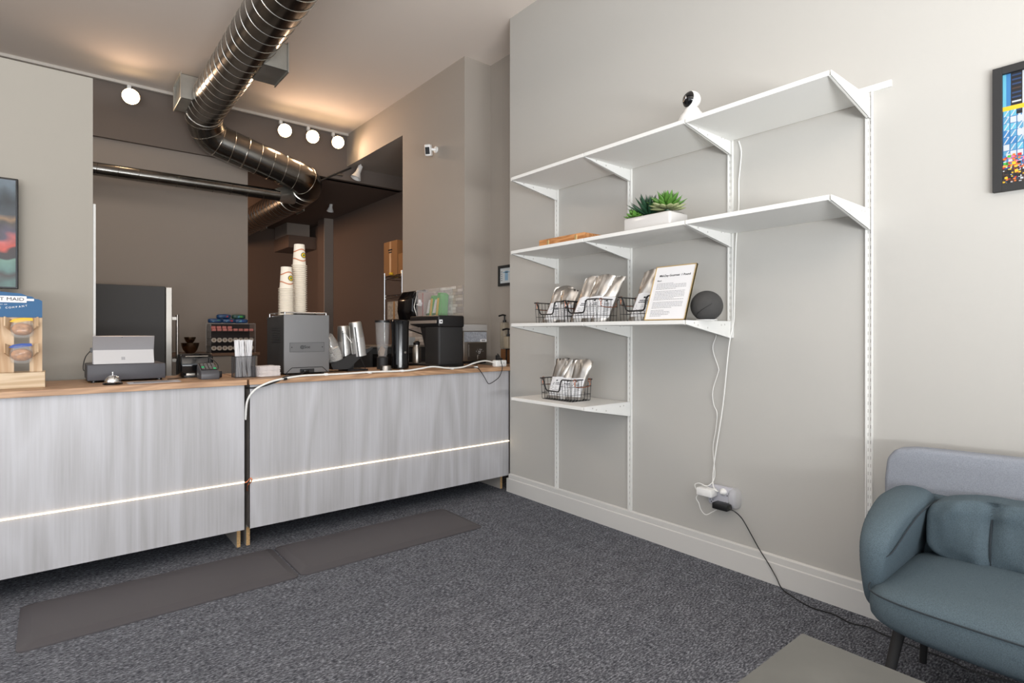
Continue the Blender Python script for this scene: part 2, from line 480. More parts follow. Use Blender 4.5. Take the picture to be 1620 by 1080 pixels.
mb = MB().tube(smooth_path([(-1.806, 3.213, 0.366), (-1.794, 3.212, 0.372), (-1.781, 3.207, 0.388), (-1.775, 3.204, 0.378), (-1.782, 3.207, 0.362), (-1.792, 3.215, 0.350), (-1.795, 3.222, 0.325), (-1.790, 3.225, 0.318)]), 0.003, 6)
tag(center(mb.build('jumper_wire', M_copper)), 'short copper-red jumper wire looped in the gap between the two counters', 'wire')

# anti-fatigue mats
def floor_mat(x0, x1, label):
    y0, y1 = 2.708, 3.158
    t = thing('floor_mat', label, 'mat', ((x0+x1)/2, (y0+y1)/2, 0), 0)
    bm = MB(); n = 8
    def ring(inset, z, rad):
        pts = []
        for cx, cy, a0 in ((x1-inset-rad, y1-inset-rad, 0), (x0+inset+rad, y1-inset-rad, 90), (x0+inset+rad, y0+inset+rad, 180), (x1-inset-rad, y0+inset+rad, 270)):
            for k in range(n+1):
                a = math.radians(a0+90*k/n); pts.append(bm.bm.verts.new((cx+rad*math.cos(a), cy+rad*math.sin(a), z)))
        return pts
    R = [ring(0, 0.0, 0.03), ring(0, 0.005, 0.03), ring(0.003, 0.007, 0.03), ring(0.036, 0.0195, 0.028), ring(0.040, 0.0205, 0.026)]
    for a, b in zip(R, R[1:]):
        m = len(a)
        for i in range(m): bm.bm.faces.new([a[i], a[(i+1) % m], b[(i+1) % m], b[i]])
    bm.bm.faces.new(R[-1])
    bm.build('cushion', M_mat, t, ang=12)
    return t
floor_mat(-2.705, -1.688, 'long charcoal rubber floor mat in front of the left counter')
floor_mat(-1.678, -0.605, 'long charcoal rubber floor mat in front of the right counter')

# ------------------------------------------------------------------ wall shelving
SY = [2.698, 2.087, 1.4625, 0.854]
unit_label = 'white slotted wall upright, '
def upright(y, z0, z1, label):
    t = thing('slotted_upright', unit_label+label, 'shelf upright', (0, y, z0), 0, 'slotted shelf uprights')
    b = MB(); b.box(-0.004, 0, y-0.0125, y+0.0125, z0, z1); b.box(-0.014, -0.004, y-0.0125, y-0.0095, z0, z1); b.box(-0.014, -0.004, y+0.0095, y+0.0125, z0, z1)
    b.build('channel', M_shelf, t)
    s = MB(); z = z0+0.03
    while z < z1-0.03:
        s.box(-0.0046, -0.0040, y-0.006, y-0.003, z, z+0.014); s.box(-0.0046, -0.0040, y+0.003, y+0.006, z, z+0.014); z += 0.032
    s.build('slots', M_slot, t, kind='stuff')
upright(SY[0], 1.49, 2.15, 'upper piece nearest the counter')
upright(SY[0], 0.134, 1.26, 'lower piece nearest the counter')
upright(SY[1], 0.134, 2.15, 'second line from the counter, reaching the baseboard')
upright(SY[2], 1.140, 2.15, 'third line from the counter, ending below the middle shelf')
upright(SY[3], 0.134, 2.15, 'the one nearest the sofa')
r = MB(); r.box(-0.003, 0, 0.775, 2.74, 2.150, 2.176); r.box(-0.009, -0.003, 0.775, 2.74, 2.172, 2.176); r.box(-0.009, -0.003, 0.775, 2.74, 2.150, 2.154)
tag(center(r.build('suspension_rail', M_shelf)), 'white horizontal rail along the wall holding the shelf uprights', 'rail')
shelves = [(2.127, 3, 'top'), (1.671, 3, 'second'), (1.222, 2, 'third'), (0.765, 1, 'lowest')]
bays = ['at the counter end', 'in the middle bay', 'at the sofa end']
for z, nb, nm in shelves:
    for i in range(nb):
        o = MB().box(-0.398, -0.016, SY[i+1]+0.0025, SY[i]-0.0025, z-0.019, z, 0.001, 1).build('shelf_board', M_shelf)
        where = bays[i] if nb == 3 else (bays[i] if i == 0 and nb == 2 else ('under the framed sign' if nb == 2 else 'holding a single wire basket'))
        tag(center(o), 'white shelf board of the %s row %s' % (nm, where), 'shelf', 'white wall shelf boards')
    for i in range(nb+1):
        y = SY[i]
        t = thing('shelf_bracket', 'white tapered bracket of the %s shelf row, %s' % (nm, ['at the counter end', 'second upright from the counter', 'third upright from the counter', 'nearest the sofa'][i]), 'bracket', (0, y, z), 0, 'white shelf brackets')
        b = MB(); ys = 1 if i else -1
        sgn = -1 if i else 1
        p = [(-0.396, z-0.001), (-0.396, z-0.021), (-0.03, z-0.084), (-0.006, z-0.084), (-0.006, z+0.002), (-0.03, z-0.001)]
        b.prism(p, 1, y-0.004*1-0.0015, y-0.004+0.0005)
        b.prism([(q[0], q[1]) for q in p], 1, y+0.0035, y+0.0055)
        b.prism([(-0.396, z-0.021), (-0.03, z-0.084), (-0.03, z-0.082), (-0.396, z-0.0195)], 1, y-0.0055, y+0.0055)
        b.build('arm', M_shelf, t)
        h = MB()
        for hx, hz in ((-0.33, -0.012), (-0.30, -0.022), (-0.22, -0.034), (-0.10, -0.02), (-0.07, -0.018)):
            h.cyl((hx, y-0.0058, z+hz), (hx, y-0.0052, z+hz), 0.0045, 8)
        h.build('screw_holes', M_slot, t, kind='stuff')

# security camera globe on the top shelf
zc = 2.127
t = thing('pan_tilt_camera', 'white globe security camera with black glossy face on the top shelf', 'camera', (-0.30, 1.49, zc), 0)
MB().lathe([(0, 0), (0.056, 0), (0.060, 0.006), (0.060, 0.030), (0.052, 0.046), (0.040, 0.060), (0.030, 0.078), (0, 0.084)], (-0.30, 1.49, zc), 28).build('base', M_wht, t)
MB().sell((-0.30, 1.49, zc+0.118), (0.0405, 0.0405, 0.0405), 1.0, 28, 18).build('globe', M_wht, t)
def face_fn(co):
    return co
mx = Matrix.Translation(Vector((-0.30, 1.49, zc+0.118))) @ Vector((-1.0, 0.25, 0.08)).to_track_quat('Z', 'Y').to_matrix().to_4x4()
prof = [(0.0415*math.sin(a), 0.0415*math.cos(a)) for a in [k*1.05/9 for k in range(10)]]
MB().lathe(prof, (0, 0, 0), 28, mtx=mx).build('black_face', M_blkg, t)
MB().lathe([(0.010, 0.0412), (0.0075, 0.0435), (0, 0.0432)], (0, 0, 0), 16, mtx=mx).build('lens', M_chrome, t)
MB().tube(smooth_path([(-0.245, 1.475, zc+0.012), (-0.20, 1.46, zc+0.006), (-0.10, 1.44, zc+0.003), (-0.012, 1.425, zc+0.003)]), 0.0025, 6).build('plug_lead', M_blk, t)

# white wires on the wall
def wire(pts, r, m, label, name='cable', n=5):
    o = MB().tube(smooth_path(pts, n), r, 6).build(name, m)
    return tag(center(o), label, 'cable')
wire([(-0.006, 1.42, 2.10), (-0.006, 1.407, 2.044), (-0.006, 1.415, 1.95), (-0.006, 1.42, 1.893), (-0.006, 1.42, 1.78), (-0.006, 1.43, 1.66), (-0.006, 1.436, 1.556), (-0.006, 1.443, 1.308), (-0.008, 1.445, 1.22), (-0.02, 1.455, 1.146), (-0.02, 1.468, 1.059), (-0.02, 1.495, 0.807), (-0.02, 1.537, 0.55), (-0.03, 1.545, 0.42), (-0.045, 1.525, 0.385), (-0.047, 1.505, 0.378)],
     0.0032, M_cord, 'straight white cable running from the top shelf down the wall to the outlet')
wire([(-0.20, 1.46, 1.226), (-0.03, 1.52, 1.216), (-0.010, 1.535, 1.19), (-0.010, 1.539, 1.146), (-0.010, 1.556, 1.10), (-0.012, 1.55, 1.057), (-0.012, 1.525, 0.99), (-0.012, 1.527, 0.962), (-0.012, 1.556, 0.87), (-0.012, 1.55, 0.801), (-0.012, 1.532, 0.76), (-0.012, 1.539, 0.675), (-0.012, 1.553, 0.60), (-0.012, 1.553, 0.545), (-0.02, 1.54, 0.44), (-0.05, 1.56, 0.395), (-0.062, 1.60, 0.402), (-0.064, 1.625, 0.39), (-0.064, 1.616, 0.366)],
     0.0022, M_cord, 'crinkled thin white cable hanging from the round speaker to the outlet', n=4)
wire([(-0.072, 1.548, 0.392), (-0.072, 1.61, 0.335), (-0.066, 1.60, 0.30), (-0.060, 1.592, 0.268), (-0.058, 1.567, 0.250), (-0.05, 1.535, 0.27), (-0.045, 1.515, 0.285)],
     0.0022, M_cord, 'white lead looping below the white power adapter')

# outlet, multi-plug and adapters
t = thing('outlet_plate', 'grey multi-socket outlet plate on the wall under the shelves', 'outlet', (0, 1.505, 0.30), 0)
MB().box(-0.028, 0, 1.435, 1.575, 0.300, 0.402, 0.012, 3).build('plate', mat('grey_socket', (188, 188, 196), 0.35), t)
MB().sell((0.0, 1.437, 0.352), (0.045, 0.03, 0.052), 0.8).build('clear_cover', mat('frosted_cover', (222, 222, 224), 0.2, alpha=0.4), t)
s = MB()
for y in (1.553, 1.468):
    for zz in (0.325, 0.372):
        s.box(-0.0288, -0.0278, y-0.009, y-0.007, zz-0.005, zz+0.005); s.box(-0.0288, -0.0278, y+0.007, y+0.009, zz-0.005, zz+0.005); s.cyl((-0.0288, y, zz-0.011), (-0.0278, y, zz-0.011), 0.003, 8)
s.build('socket_holes', M_inkd, t, kind='stuff')
o = MB().box(-0.085, -0.028, 1.520, 1.605, 0.348, 0.386, 0.005, 2).build('power_adapter', M_wht); tag(center(o), 'white square power adapter in the wall outlet', 'adapter')
o = MB().box(-0.080, -0.028, 1.440, 1.520, 0.298, 0.328, 0.004, 2).build('power_adapter', M_blk); tag(center(o), 'black power adapter in the wall outlet', 'adapter')
t = thing('cable_plug', 'small white plug at the top right of the outlet plate', 'plug', (-0.04, 1.48, 0.37))
MB().lathe([(0, 0), (0.016, 0.002), (0.018, 0.010), (0.012, 0.022), (0.006, 0.030), (0, 0.031)], (0, 0, 0), 12, mtx=Matrix.Translation((-0.026, 1.485, 0.378)) @ Matrix.Rotation(-PI/2, 4, 'Y')).build('plug_body', M_wht, t)
wire([(-0.060, 1.440, 0.309), (-0.055, 1.415, 0.303), (-0.035, 1.387, 0.271), (-0.028, 1.346, 0.206), (-0.026, 1.308, 0.148), (-0.026, 1.266, 0.096), (-0.032, 1.225, 0.045), (-0.05, 1.19, 0.010), (-0.085, 1.12, 0.004), (-0.118, 1.033, 0.004), (-0.108, 0.948, 0.004), (-0.130, 0.881, 0.004), (-0.109, 0.82, 0.004), (-0.124, 0.772, 0.004), (-0.132, 0.677, 0.004), (-0.138, 0.561, 0.004), (-0.158, 0.487, 0.004), (-0.13, 0.35, 0.004), (-0.16, 0.1, 0.004), (-0.12, -0.3, 0.004)],
     0.0026, M_blk, 'thin black cord trailing from the outlet across the carpet under the sofa')

# round speaker
t = thing('smart_speaker', 'round charcoal fabric speaker at the end of the third shelf', 'speaker', (-0.25, 1.444, 1.222))
def flat(co): return Vector((co.x, co.y, max(co.z, 1.2245)))
MB().sell((-0.25, 1.444, 1.289), (0.0725, 0.0725, 0.0705), 1.0, 36, 24, flat).build('fabric_shell', M_fabric, t)
pts = [(-0.25+0.0735*math.cos(a)*math.cos(b), 1.444+0.0735*math.sin(a)*math.cos(b), 1.289+0.0715*math.sin(b)) for a, b in [(PI*0.75+k*0.11, -0.95+k*0.07) for k in range(16)]]
MB().tube(pts, 0.0012, 6).build('seam_ring', M_blkm, t)
MB().lathe([(0, 0), (0.048, 0), (0.048, 0.003), (0, 0.003)], (-0.25, 1.444, 1.2222), 24).build('foot', M_wht, t)

# framed sign leaning on the third shelf
A = Vector((-0.38, 1.700, 1.224)); B = Vector((-0.38, 1.475, 1.224)); U = Vector((0.101, 0, 0.264)).normalized()
t = thing('framed_sign', 'thin gold frame holding a white printed notice on the third shelf', 'sign', (-0.38, 1.5875, 1.222))
H_, W_ = 0.2835, 0.225
xd = Vector((0, -1, 0)); nd = xd.cross(U)
mx = frame_mtx(A, xd, U)
MB().box(0, W_, 0, H_, -0.008, 0.0, mtx=mx).build('backing', M_paper, t)
b = MB()
for q in ((0, W_, 0, 0.004), (0, W_, H_-0.004, H_), (0, 0.004, 0, H_), (W_-0.004, W_, 0, H_)): b.box(q[0], q[1], q[2], q[3], -0.010, 0.003, mtx=mx)
b.build('frame', M_gold, t)
text('heading', 'Mid-Day Gourmet  1 Pound', 0.0152, M_inkd, t, mx @ Matrix.Translation((0.117, H_-0.052, 0.0006)), bold=True)
text('heading', 'Blend', 0.0105, M_inkd, t, mx @ Matrix.Translation((0.036, H_-0.078, 0.0006)))
b = MB(); yy = H_-0.092; rr = random.Random(3)
for k in range(22):
    if k in (5, 12, 17): yy -= 0.006
    L_ = 0.165 if k % 6 != 4 else 0.11
    if k > 16: L_ = 0.06+0.05*rr.random()
    if k == 0: L_ = 0.09
    x = 0.026
    while x < 0.026+L_:
        w = rr.uniform(0.006, 0.016); b.box(x, min(x+w, 0.028+L_), yy-0.0017, yy, 0.0, 0.0006, mtx=mx); x += w+0.0022
    yy -= 0.0072
b.build('body_text', M_ink, t, kind='stuff')

# honey wood tray on the second shelf
t = thing('wooden_tray', 'shallow honey wood tray with small brass clasps on the second shelf', 'tray', (-0.24, 2.30, 1.671))
b = MB(); x0, x1, y0, y1 = -0.362, -0.12, 2.115, 2.478
b.box(x0, x1, y0, y1, 1.6715, 1.679); b.box(x0, x0+0.010, y0, y1, 1.679, 1.712); b.box(x1-0.010, x1, y0, y1, 1.679, 1.712)
b.box(x0+0.010, x1-0.010, y0, y0+0.010, 1.679, 1.712); b.box(x0+0.010, x1-0.010, y1-0.010, y1, 1.679, 1.712)
b.build('tray_body', M_tray, t)
for y in (2.40, 2.175):
    MB().box(x0-0.004, x0, y-0.009, y+0.009, 1.676, 1.704, 0.001, 1).build('clasp', M_gold, t)

# succulent planter
t = thing('succulent_planter', 'white ceramic trough of green succulents on the second shelf', 'planter', (-0.27, 1.70, 1.671))
b = MB(); b.box(-0.365, -0.215, 1.563, 1.842, 1.6715, 1.740, 0.012, 3)
b.build('pot', mat('white_glazed_ceramic', (206, 204, 202), 0.18), t)
MB().box(-0.352, -0.228, 1.575, 1.830, 1.738, 1.7425, 0.004, 1).build('soil', M_soil, t)
def leaf_mesh(name, L, W, T, tip, curl):
    """plump pointed leaf along +x"""
    bm = bmesh.new(); n = 7; m = 6; rings = []
    for i in range(n+1):
        u = i/n
        w = W*(math.sin(PI*min(u*tip, 1.0)**0.8) if u < 1 else 0)
        w = W*((u/0.55)**0.6 if u < 0.55 else max(0.0, 1-((u-0.55)/0.45)**tip))
        w = max(w, W*0.25 if i == 0 else 0.0004)
        th = T*(w/W)*0.9+0.0002; z = curl*u*u*L
        rings.append([bm.verts.new((u*L, w*math.cos(2*PI*k/m), z+th*math.sin(2*PI*k/m))) for k in range(m)])
    for a, b_ in zip(rings, rings[1:]):
        for k in range(m): bm.faces.new([a[k], a[(k+1) % m], b_[(k+1) % m], b_[k]])
    bm.faces.new(rings[-1]); bm.faces.new(rings[0][::-1])
    bmesh.ops.recalc_face_normals(bm, faces=bm.faces[:])
    me = bpy.data.meshes.new(name); bm.to_mesh(me); bm.free()
    me.polygons.foreach_set('use_smooth', [True]*len(me.polygons))
    return me
def rosette(parent, name, c, R, layers, me_list, up0=0.15, up1=1.35, stem_m=M_leafd):
    core = MB().sell(c, (R*0.14, R*0.14, R*0.2), 1.0, 10, 8).build(name, stem_m, parent)
    off = Vector(c)-parent.location
    g = 0.0
    for li in range(layers):
        n = 13-li*2 if layers > 4 else 9-li
        n = max(n, 4)
        el = up0+(up1-up0)*li/(layers-1)
        for k in range(n):
            a = 2*PI*k/n+g+random.uniform(-.08, .08)
            me = me_list[min(li*len(me_list)//layers, len(me_list)-1)]
            o = bpy.data.objects.new('leaf', me); C.objects.link(o); o.parent = core
            s = (1-0.42*li/layers)*random.uniform(0.92, 1.08)
            o.location = off+Vector((0, 0, 0.004*li)); o.scale = (s, s, s)
            o.rotation_euler = (0, -el-random.uniform(-.08, .08), a)
        g += 0.5
    return core
ml = [leaf_mesh('leaf_pale', 0.092, 0.021, 0.007, 2.2, 0.10), leaf_mesh('leaf_green', 0.108, 0.0165, 0.005, 1.5, 0.12), leaf_mesh('leaf_green_inner', 0.112, 0.0145, 0.0045, 1.4, 0.05)]
ml[0].materials.append(M_leafy); ml[1].materials.append(M_leafg); ml[2].materials.append(M_leafg)
rosette(t, 'rosette_succulent', (-0.285, 1.635, 1.765), 0.10, 6, [ml[0], ml[1], ml[1], ml[1], ml[2], ml[2]], 0.06, 1.30)
ms = [leaf_mesh('leaf_spike', 0.135, 0.0120, 0.006, 1.15, 0.05)]
ms[0].materials.append(M_leafd)
rosette(t, 'spiky_succulent', (-0.28, 1.745, 1.745), 0.06, 5, ms, 0.45, 1.45)
mg = [leaf_mesh('leaf_small', 0.062, 0.016, 0.006, 1.6, 0.12)]
mg[0].materials.append(M_leafg)
rosette(t, 'small_succulent', (-0.30, 1.812, 1.745), 0.03, 4, mg, 0.15, 1.2)

# ------------------------------------------------------------------ wire baskets with foil coffee bags
def basket(x0, y0, z, L, W, H, label):
    """front (dipped) side faces -X; y0 = low-Y corner, x0 = front"""
    t = thing('wire_basket', label, 'basket', (x0+W/2, y0+L/2, z), 0, 'black wire baskets')
    x1, y1 = x0+W, y0+L; e = 0.008; zt = z+H
    dip = H*0.42
    rim = fillet([(x0-e, y1+e, zt), (x0-e, y1-0.015, zt), (x0-e, y1-0.045, z+dip), (x0-e, y0+L*0.36, z+dip), (x0-e, y0+L*0.30, zt), (x0-e, y0-e, zt)], 0.018, 5)
    b = MB(); b.tube(rim, 0.0040, 8)
    b.tube([(x0-e, y0-e, zt), (x1+e, y0-e, zt)], 0.0032, 8); b.tube([(x1+e, y0-e, zt), (x1+e, y1+e, zt)], 0.0032, 8); b.tube([(x1+e, y1+e, zt), (x0-e, y1+e, zt)], 0.0032, 8)
    b.build('rim', M_blk, t)
    g = MB()
    def rz(x, y, f):
        if f != 'front': return zt
        if y > y1-0.03: return zt
        if y > y0+L*0.34: return z+dip
        return zt
    ny = 11
    for i in range(ny+1):
        y = y0+L*i/ny
        g.tube([(x0-e, y, rz(x0, y, 'front')), (x0, y, z+0.006), (x0+0.005, y, z+0.001), (x1-0.005, y, z+0.001), (x1, y, z+0.006), (x1+e, y, zt)], 0.0015, 5)
    nx = 6
    for i in range(nx+1):
        x = x0+W*i/nx
        g.tube([(x, y0-e, zt), (x, y0, z+0.006), (x, y0+0.005, z+0.001), (x, y1-0.005, z+0.001), (x, y1, z+0.006), (x, y1+e, zt)], 0.0015, 5)
    for q in (0.30, 0.68):
        zz = z+H*q; ee = e*q
        if q < 0.42: g.tube([(x0-ee, y1, zz), (x0-ee, y0, zz)], 0.0013, 5)
        else:
            g.tube([(x0-ee, y1, zz), (x0-ee, y1-0.03, zz)], 0.0013, 5); g.tube([(x0-ee, y0+L*0.33, zz), (x0-ee, y0, zz)], 0.0013, 5)
        g.tube([(x0-ee, y0-ee, zz), (x1+ee, y0-ee, zz)], 0.0013, 5); g.tube([(x1+ee, y0, zz), (x1+ee, y1, zz)], 0.0013, 5); g.tube([(x1+ee, y1+ee, zz), (x0-ee, y1+ee, zz)], 0.0013, 5)
    g.build('wire_grid', M_blk, t)
    for yy, s in ((y0-e, -1), (y1+e, 1)):
        h = MB()
        for xc in (x0+W*0.12, x0+W*0.88):
            pts = [(xc+0.010*math.cos(a), yy+s*0.003, zt-0.004+0.010*math.sin(a)) for a in [k*PI/5 for k in range(11)]]
            h.tube(pts, 0.0016, 6)
        h.tube(smooth_path([(x0+W*0.12, yy+s*0.004, zt-0.012), (x0+W*0.16, yy+s*0.006, zt-0.040), (x0+W*0.84, yy+s*0.006, zt-0.040), (x0+W*0.88, yy+s*0.004, zt-0.012)], 4), 0.002, 6)
        h.build('copper_handle', M_copper, t, label='copper wire handle')
    return t

def coffee_bag(c, tilt_y, tilt_x, h, w, d, seed, label, face=-1):
    """foil bag; width along Y, label faces -X"""
    rd = random.Random(seed)
    t = thing('coffee_bag', label, 'coffee bag', c, 0.42+(0.16 if seed % 2 else -0.10)+rd.uniform(-.05, .05), 'silver foil coffee bags')
    nu, nv = 12, 16; b = MB(); fr = []
    def pos(u, v, side):
        z = v*h
        ww = w*(1-0.06*math.sin(PI*v))*(1.0 if v < 0.85 else 1.0+0.05*(v-0.85)/0.15)
        base = max(0.0, 1-v/0.08) if v < 0.08 else 0
        th = d*0.5*(1-v**2.6)**0.8*(1-abs(u)**2.6)**0.55
        if v < 0.1: th = max(th, d*0.42*(1-abs(u)**4))
        n = noise.noise(Vector((u*2.3+seed, v*4.1, side*3.3+seed)))*0.0075*(0.35+v)
        x = side*th+n+tilt_x*z*z/h
        y = u*ww/2+tilt_y*z+noise.noise(Vector((seed, v*3, 0)))*0.006*v
        zz = z-(0.010*abs(u)**2*v if side else 0)+noise.noise(Vector((u*1.7, seed*1.3, 5)))*0.007*v
        return Vector((x, y, max(zz, 0.0)))
    for side in (-1, 1):
        G = [[b.bm.verts.new(pos(-1+2*i/nu, j/nv, side)) for i in range(nu+1)] for j in range(nv+1)]
        for j in range(nv):
            for i in range(nu): b.bm.faces.new([G[j][i], G[j][i+1], G[j+1][i+1], G[j+1][i]])
    bmesh.ops.remove_doubles(b.bm, verts=b.bm.verts[:], dist=0.0004)
    b.build('foil_pouch', M_foil, t, 60, local=True)
    # printed label following the front
    lb = MB(); n1, n2 = 8, 8
    G = [[lb.bm.verts.new(pos(-0.80+1.60*i/n1, 0.08+0.46*j/n2, -1)+Vector((-0.0018, 0, 0))) for i in range(n1+1)] for j in range(n2+1)]
    for j in range(n2):
        for i in range(n1): lb.bm.faces.new([G[j][i], G[j][i+1], G[j+1][i+1], G[j+1][i]])
    L_ = lb.build('label', M_paper, t, 60, local=True)
    def strip(mb2, u0, u1, v0, v1):
        a = [pos(u0, v0, -1), pos(u1, v0, -1), pos(u1, v1, -1), pos(u0, v1, -1)]
        mb2.quad(*[p+Vector((-0.0026, 0, 0)) for p in a])
    pr = MB()
    strip(pr, -0.1, 0.1, 0.435, 0.465)
    for k, (vv, uu) in enumerate(((0.385, 0.40), (0.35, 0.45), (0.30, 0.58), (0.27, 0.5), (0.24, 0.58), (0.21, 0.4), (0.17, 0.55), (0.14, 0.5))):
        hgt = 0.016 if k < 2 else 0.006
        strip(pr, -uu, -uu*0.1, vv, vv+hgt); strip(pr, -uu*0.04, uu, vv, vv+hgt)
    pr.build('label_print', M_inkd if True else M_ink, L_, local=True)
    return t
bk = [(-0.285, 2.345, 1.2225, 'black wire basket of foil bags on the third shelf, closest to the counter'),
      (-0.325, 2.055, 1.2225, 'black wire basket of foil bags on the third shelf beside the second upright'),
      (-0.315, 1.655, 1.2225, 'black wire basket partly hidden behind the framed sign'),
      (-0.300, 2.275, 0.7655, 'black wire basket alone on the lowest shelf')]
for x, y, z, l in bk: basket(x, y, z, 0.245, 0.16, 0.125, l)
def bags(i, arr):
    x0, y0, z, _ = bk[i]
    for (dx, dy, ty, tx, h, sd, lab) in arr:
        coffee_bag((x0+dx, y0+dy, z+0.004), ty, tx, h, 0.112, 0.048, sd, lab)
bags(0, [(0.060, 0.180, -0.38, 0.06, 0.225, 1, 'silver foil coffee bag leaning at the left of the basket nearest the counter'),
         (0.085, 0.075, -0.12, 0.06, 0.205, 2, 'silver foil coffee bag half hidden in the right of the basket nearest the counter')])
bags(1, [(0.060, 0.190, -0.36, 0.05, 0.262, 3, 'tall silver foil coffee bag at the left of the basket beside the second upright'),
         (0.075, 0.125, -0.36, 0.05, 0.262, 4, 'middle silver foil coffee bag in the basket beside the second upright'),
         (0.090, 0.060, -0.34, 0.05, 0.258, 5, 'right-hand silver foil coffee bag with folded bright corner beside the second upright')])
bags(2, [(0.055, 0.175, -0.34, 0.05, 0.262, 6, 'silver foil coffee bag showing its label left of the framed sign'),
         (0.080, 0.110, -0.34, 0.05, 0.262, 7, 'silver foil coffee bag mostly hidden behind the framed sign')])
bags(3, [(0.055, 0.190, -0.24, 0.05, 0.245, 8, 'left silver foil coffee bag with crumpled top on the lowest shelf'),
         (0.070, 0.125, -0.24, 0.05, 0.240, 9, 'middle silver foil coffee bag on the lowest shelf'),
         (0.085, 0.060, -0.26, 0.05, 0.240, 10, 'right silver foil coffee bag with a bright folded corner on the lowest shelf')])

# ------------------------------------------------------------------ framed city picture on the right wall
t = thing('framed_picture', 'black framed colourful city street photograph on the right wall', 'picture', (0, 0.13, 1.66))
y1, y0, z0, z1 = 0.461, -0.20, 1.661, 2.097
b = MB(); fw = 0.026
b.box(-0.022, 0, y1-fw, y1, z0, z1, 0.001, 1); b.box(-0.022, 0, y0, y0+fw, z0, z1, 0.001, 1)
b.box(-0.022, 0, y0+fw, y1-fw, z0, z0+fw); b.box(-0.022, 0, y0+fw, y1-fw, z1-fw, z1)
b.build('frame', M_blkm, t)
pal = [M_skyb, mat('mid_blue_print', (52, 116, 170), 0.6), mat('deep_blue_print', (34, 58, 96), 0.6), mat('white_print', (186, 192, 198), 0.6), M_yellow, M_orange, M_red,
       mat('cyan_print', (92, 168, 192), 0.6), M_green, M_inkd, mat('pink_print', (226, 110, 150), 0.6), mat('dark_brown_print', (60, 44, 38), 0.6)]
p = MB(); py0, py1, pz0, pz1 = y0+fw, y1-fw, z0+fw, z1-fw
PW, PH = py1-py0, pz1-pz0
def pq(u0, u1, v0, v1, mi, x=-0.008, sk=0.0):
    p.mi = mi
    p.quad((x, py1-u0*PW, pz0+v0*PH), (x, py1-u1*PW, pz0+(v0+sk)*PH), (x, py1-u1*PW, pz0+(v1+sk)*PH), (x, py1-u0*PW, pz0+v1*PH))
pq(0, 1, 0, 1, 1, -0.007)
rr = random.Random(11)
for k in range(60):
    u = k/60*1.0; pq(u, u+0.011, 0.38, 1.0, rr.choice((0, 7, 0, 1, 3)), -0.0074)
pq(0.015, 0.035, 0.62, 1.0, 1, -0.0076)
pq(0.035, 0.085, 0.62, 1.0, 9, -0.0078)
for k in range(9): pq(0.04, 0.08, 0.65+k*0.04, 0.665+k*0.04, rr.choice((2, 3, 11)), -0.008)
pq(0.0, 0.015, 0.7, 1.0, 7, -0.008)
for k in range(26):
    u = 0.003+(k % 4)*0.03; v = 0.24+(k//4)*0.062
    pq(u, u+0.026, v, v+0.055, rr.choice((0, 7, 1, 3, 7)), -0.0082)
    p.mi = 3
    p.quad((-0.0084, py1-u*PW, pz0+v*PH), (-0.0084, py1-(u+0.006)*PW, pz0+v*PH), (-0.0084, py1-(u+0.026)*PW, pz0+(v+0.055)*PH), (-0.0084, py1-(u+0.020)*PW, pz0+(v+0.055)*PH))
pq(0.0, 0.13, 0.665, 0.705, 4, -0.0086)
pq(0.135, 0.20, 0.46, 0.66, 4, -0.0086, 0.02); pq(0.145, 0.19, 0.475, 0.645, 6, -0.0088, 0.015)
for k in range(4): pq(0.155, 0.178, 0.495+k*0.036, 0.515+k*0.036, 3, -0.009)
p.mi = 4; p.quad((-0.0086, py1-0.12*PW, pz0+0.20*PH), (-0.0086, py1-0.24*PW, pz0+0.22*PH), (-0.0086, py1-0.20*PW, pz0+0.34*PH), (-0.0086, py1-0.13*PW, pz0+0.44*PH))
pq(0, 1, 0, 0.15, 11, -0.0087)
for k in range(520):
    u = rr.random()**1.4*0.97; v = 0.13+rr.random()*0.12; q = rr.uniform(0.006, 0.020)
    pq(u, u+q, v, v+q*1.4, rr.choice((4, 5, 6, 5, 8, 10, 0, 3, 9, 1)), -0.0088-0.000001*k)
for k in range(620):
    u = rr.random()**1.4*0.97; v = rr.random()*0.15; q = rr.uniform(0.005, 0.016)
    pq(u, min(u+q, 1), v, v+q*1.2, rr.choice((9, 11, 5, 3, 9, 6, 4, 2, 9)), -0.0095-0.000001*k)
p.mi = 3; p.quad((-0.0094, py1-0.16*PW, pz0+PH), (-0.0094, py1-0.19*PW, pz0+PH), (-0.0094, py1-0.36*PW, pz0+0.78*PH), (-0.0094, py1-0.33*PW, pz0+0.78*PH))
for k in range(14):
    u = 0.30+k*0.05; pq(u, u+0.045, 0.15, 0.5+0.4*rr.random(), rr.choice((1, 2, 9, 11, 0)), -0.0078)
p.build('photo_print', pal, t)

# ------------------------------------------------------------------ sofa
t = thing('sofa', 'slate blue wool two-seat sofa with light grey back against the right wall', 'sofa', (-0.47, -0.08, 0))
YL, YR = 0.70, -0.86
def seat_fn(co):
    u = (co.y-YR)/(YL-YR)
    co.z += 0.006*math.sin(PI*u) if co.z > 0.38 else 0
    co.x += 0.03*(abs(2*u-1)**6)*(1 if co.x < -0.5 else 0)
    return co
MB().sell((-0.52, (YL+YR)/2-0.0, 0.372), (0.285, (YL-YR)/2-0.075, 0.078), (0.22, 0.55), 88, 24, seat_fn).build('seat_cushion', M_sofa, t)
pts = []
for k in range(0, 60):
    a = PI*0.5+PI*k/59
    ex = 0.22; f = lambda v: math.copysign(abs(v)**ex, v)
    pts.append((-0.52+0.288*f(math.cos(a)), (YL+YR)/2+((YL-YR)/2-0.074)*f(math.sin(a)), 0.412))
MB().tube([seat_fn(Vector(q)) for q in pts], 0.0022, 6).build('seat_piping', M_seamth, t)
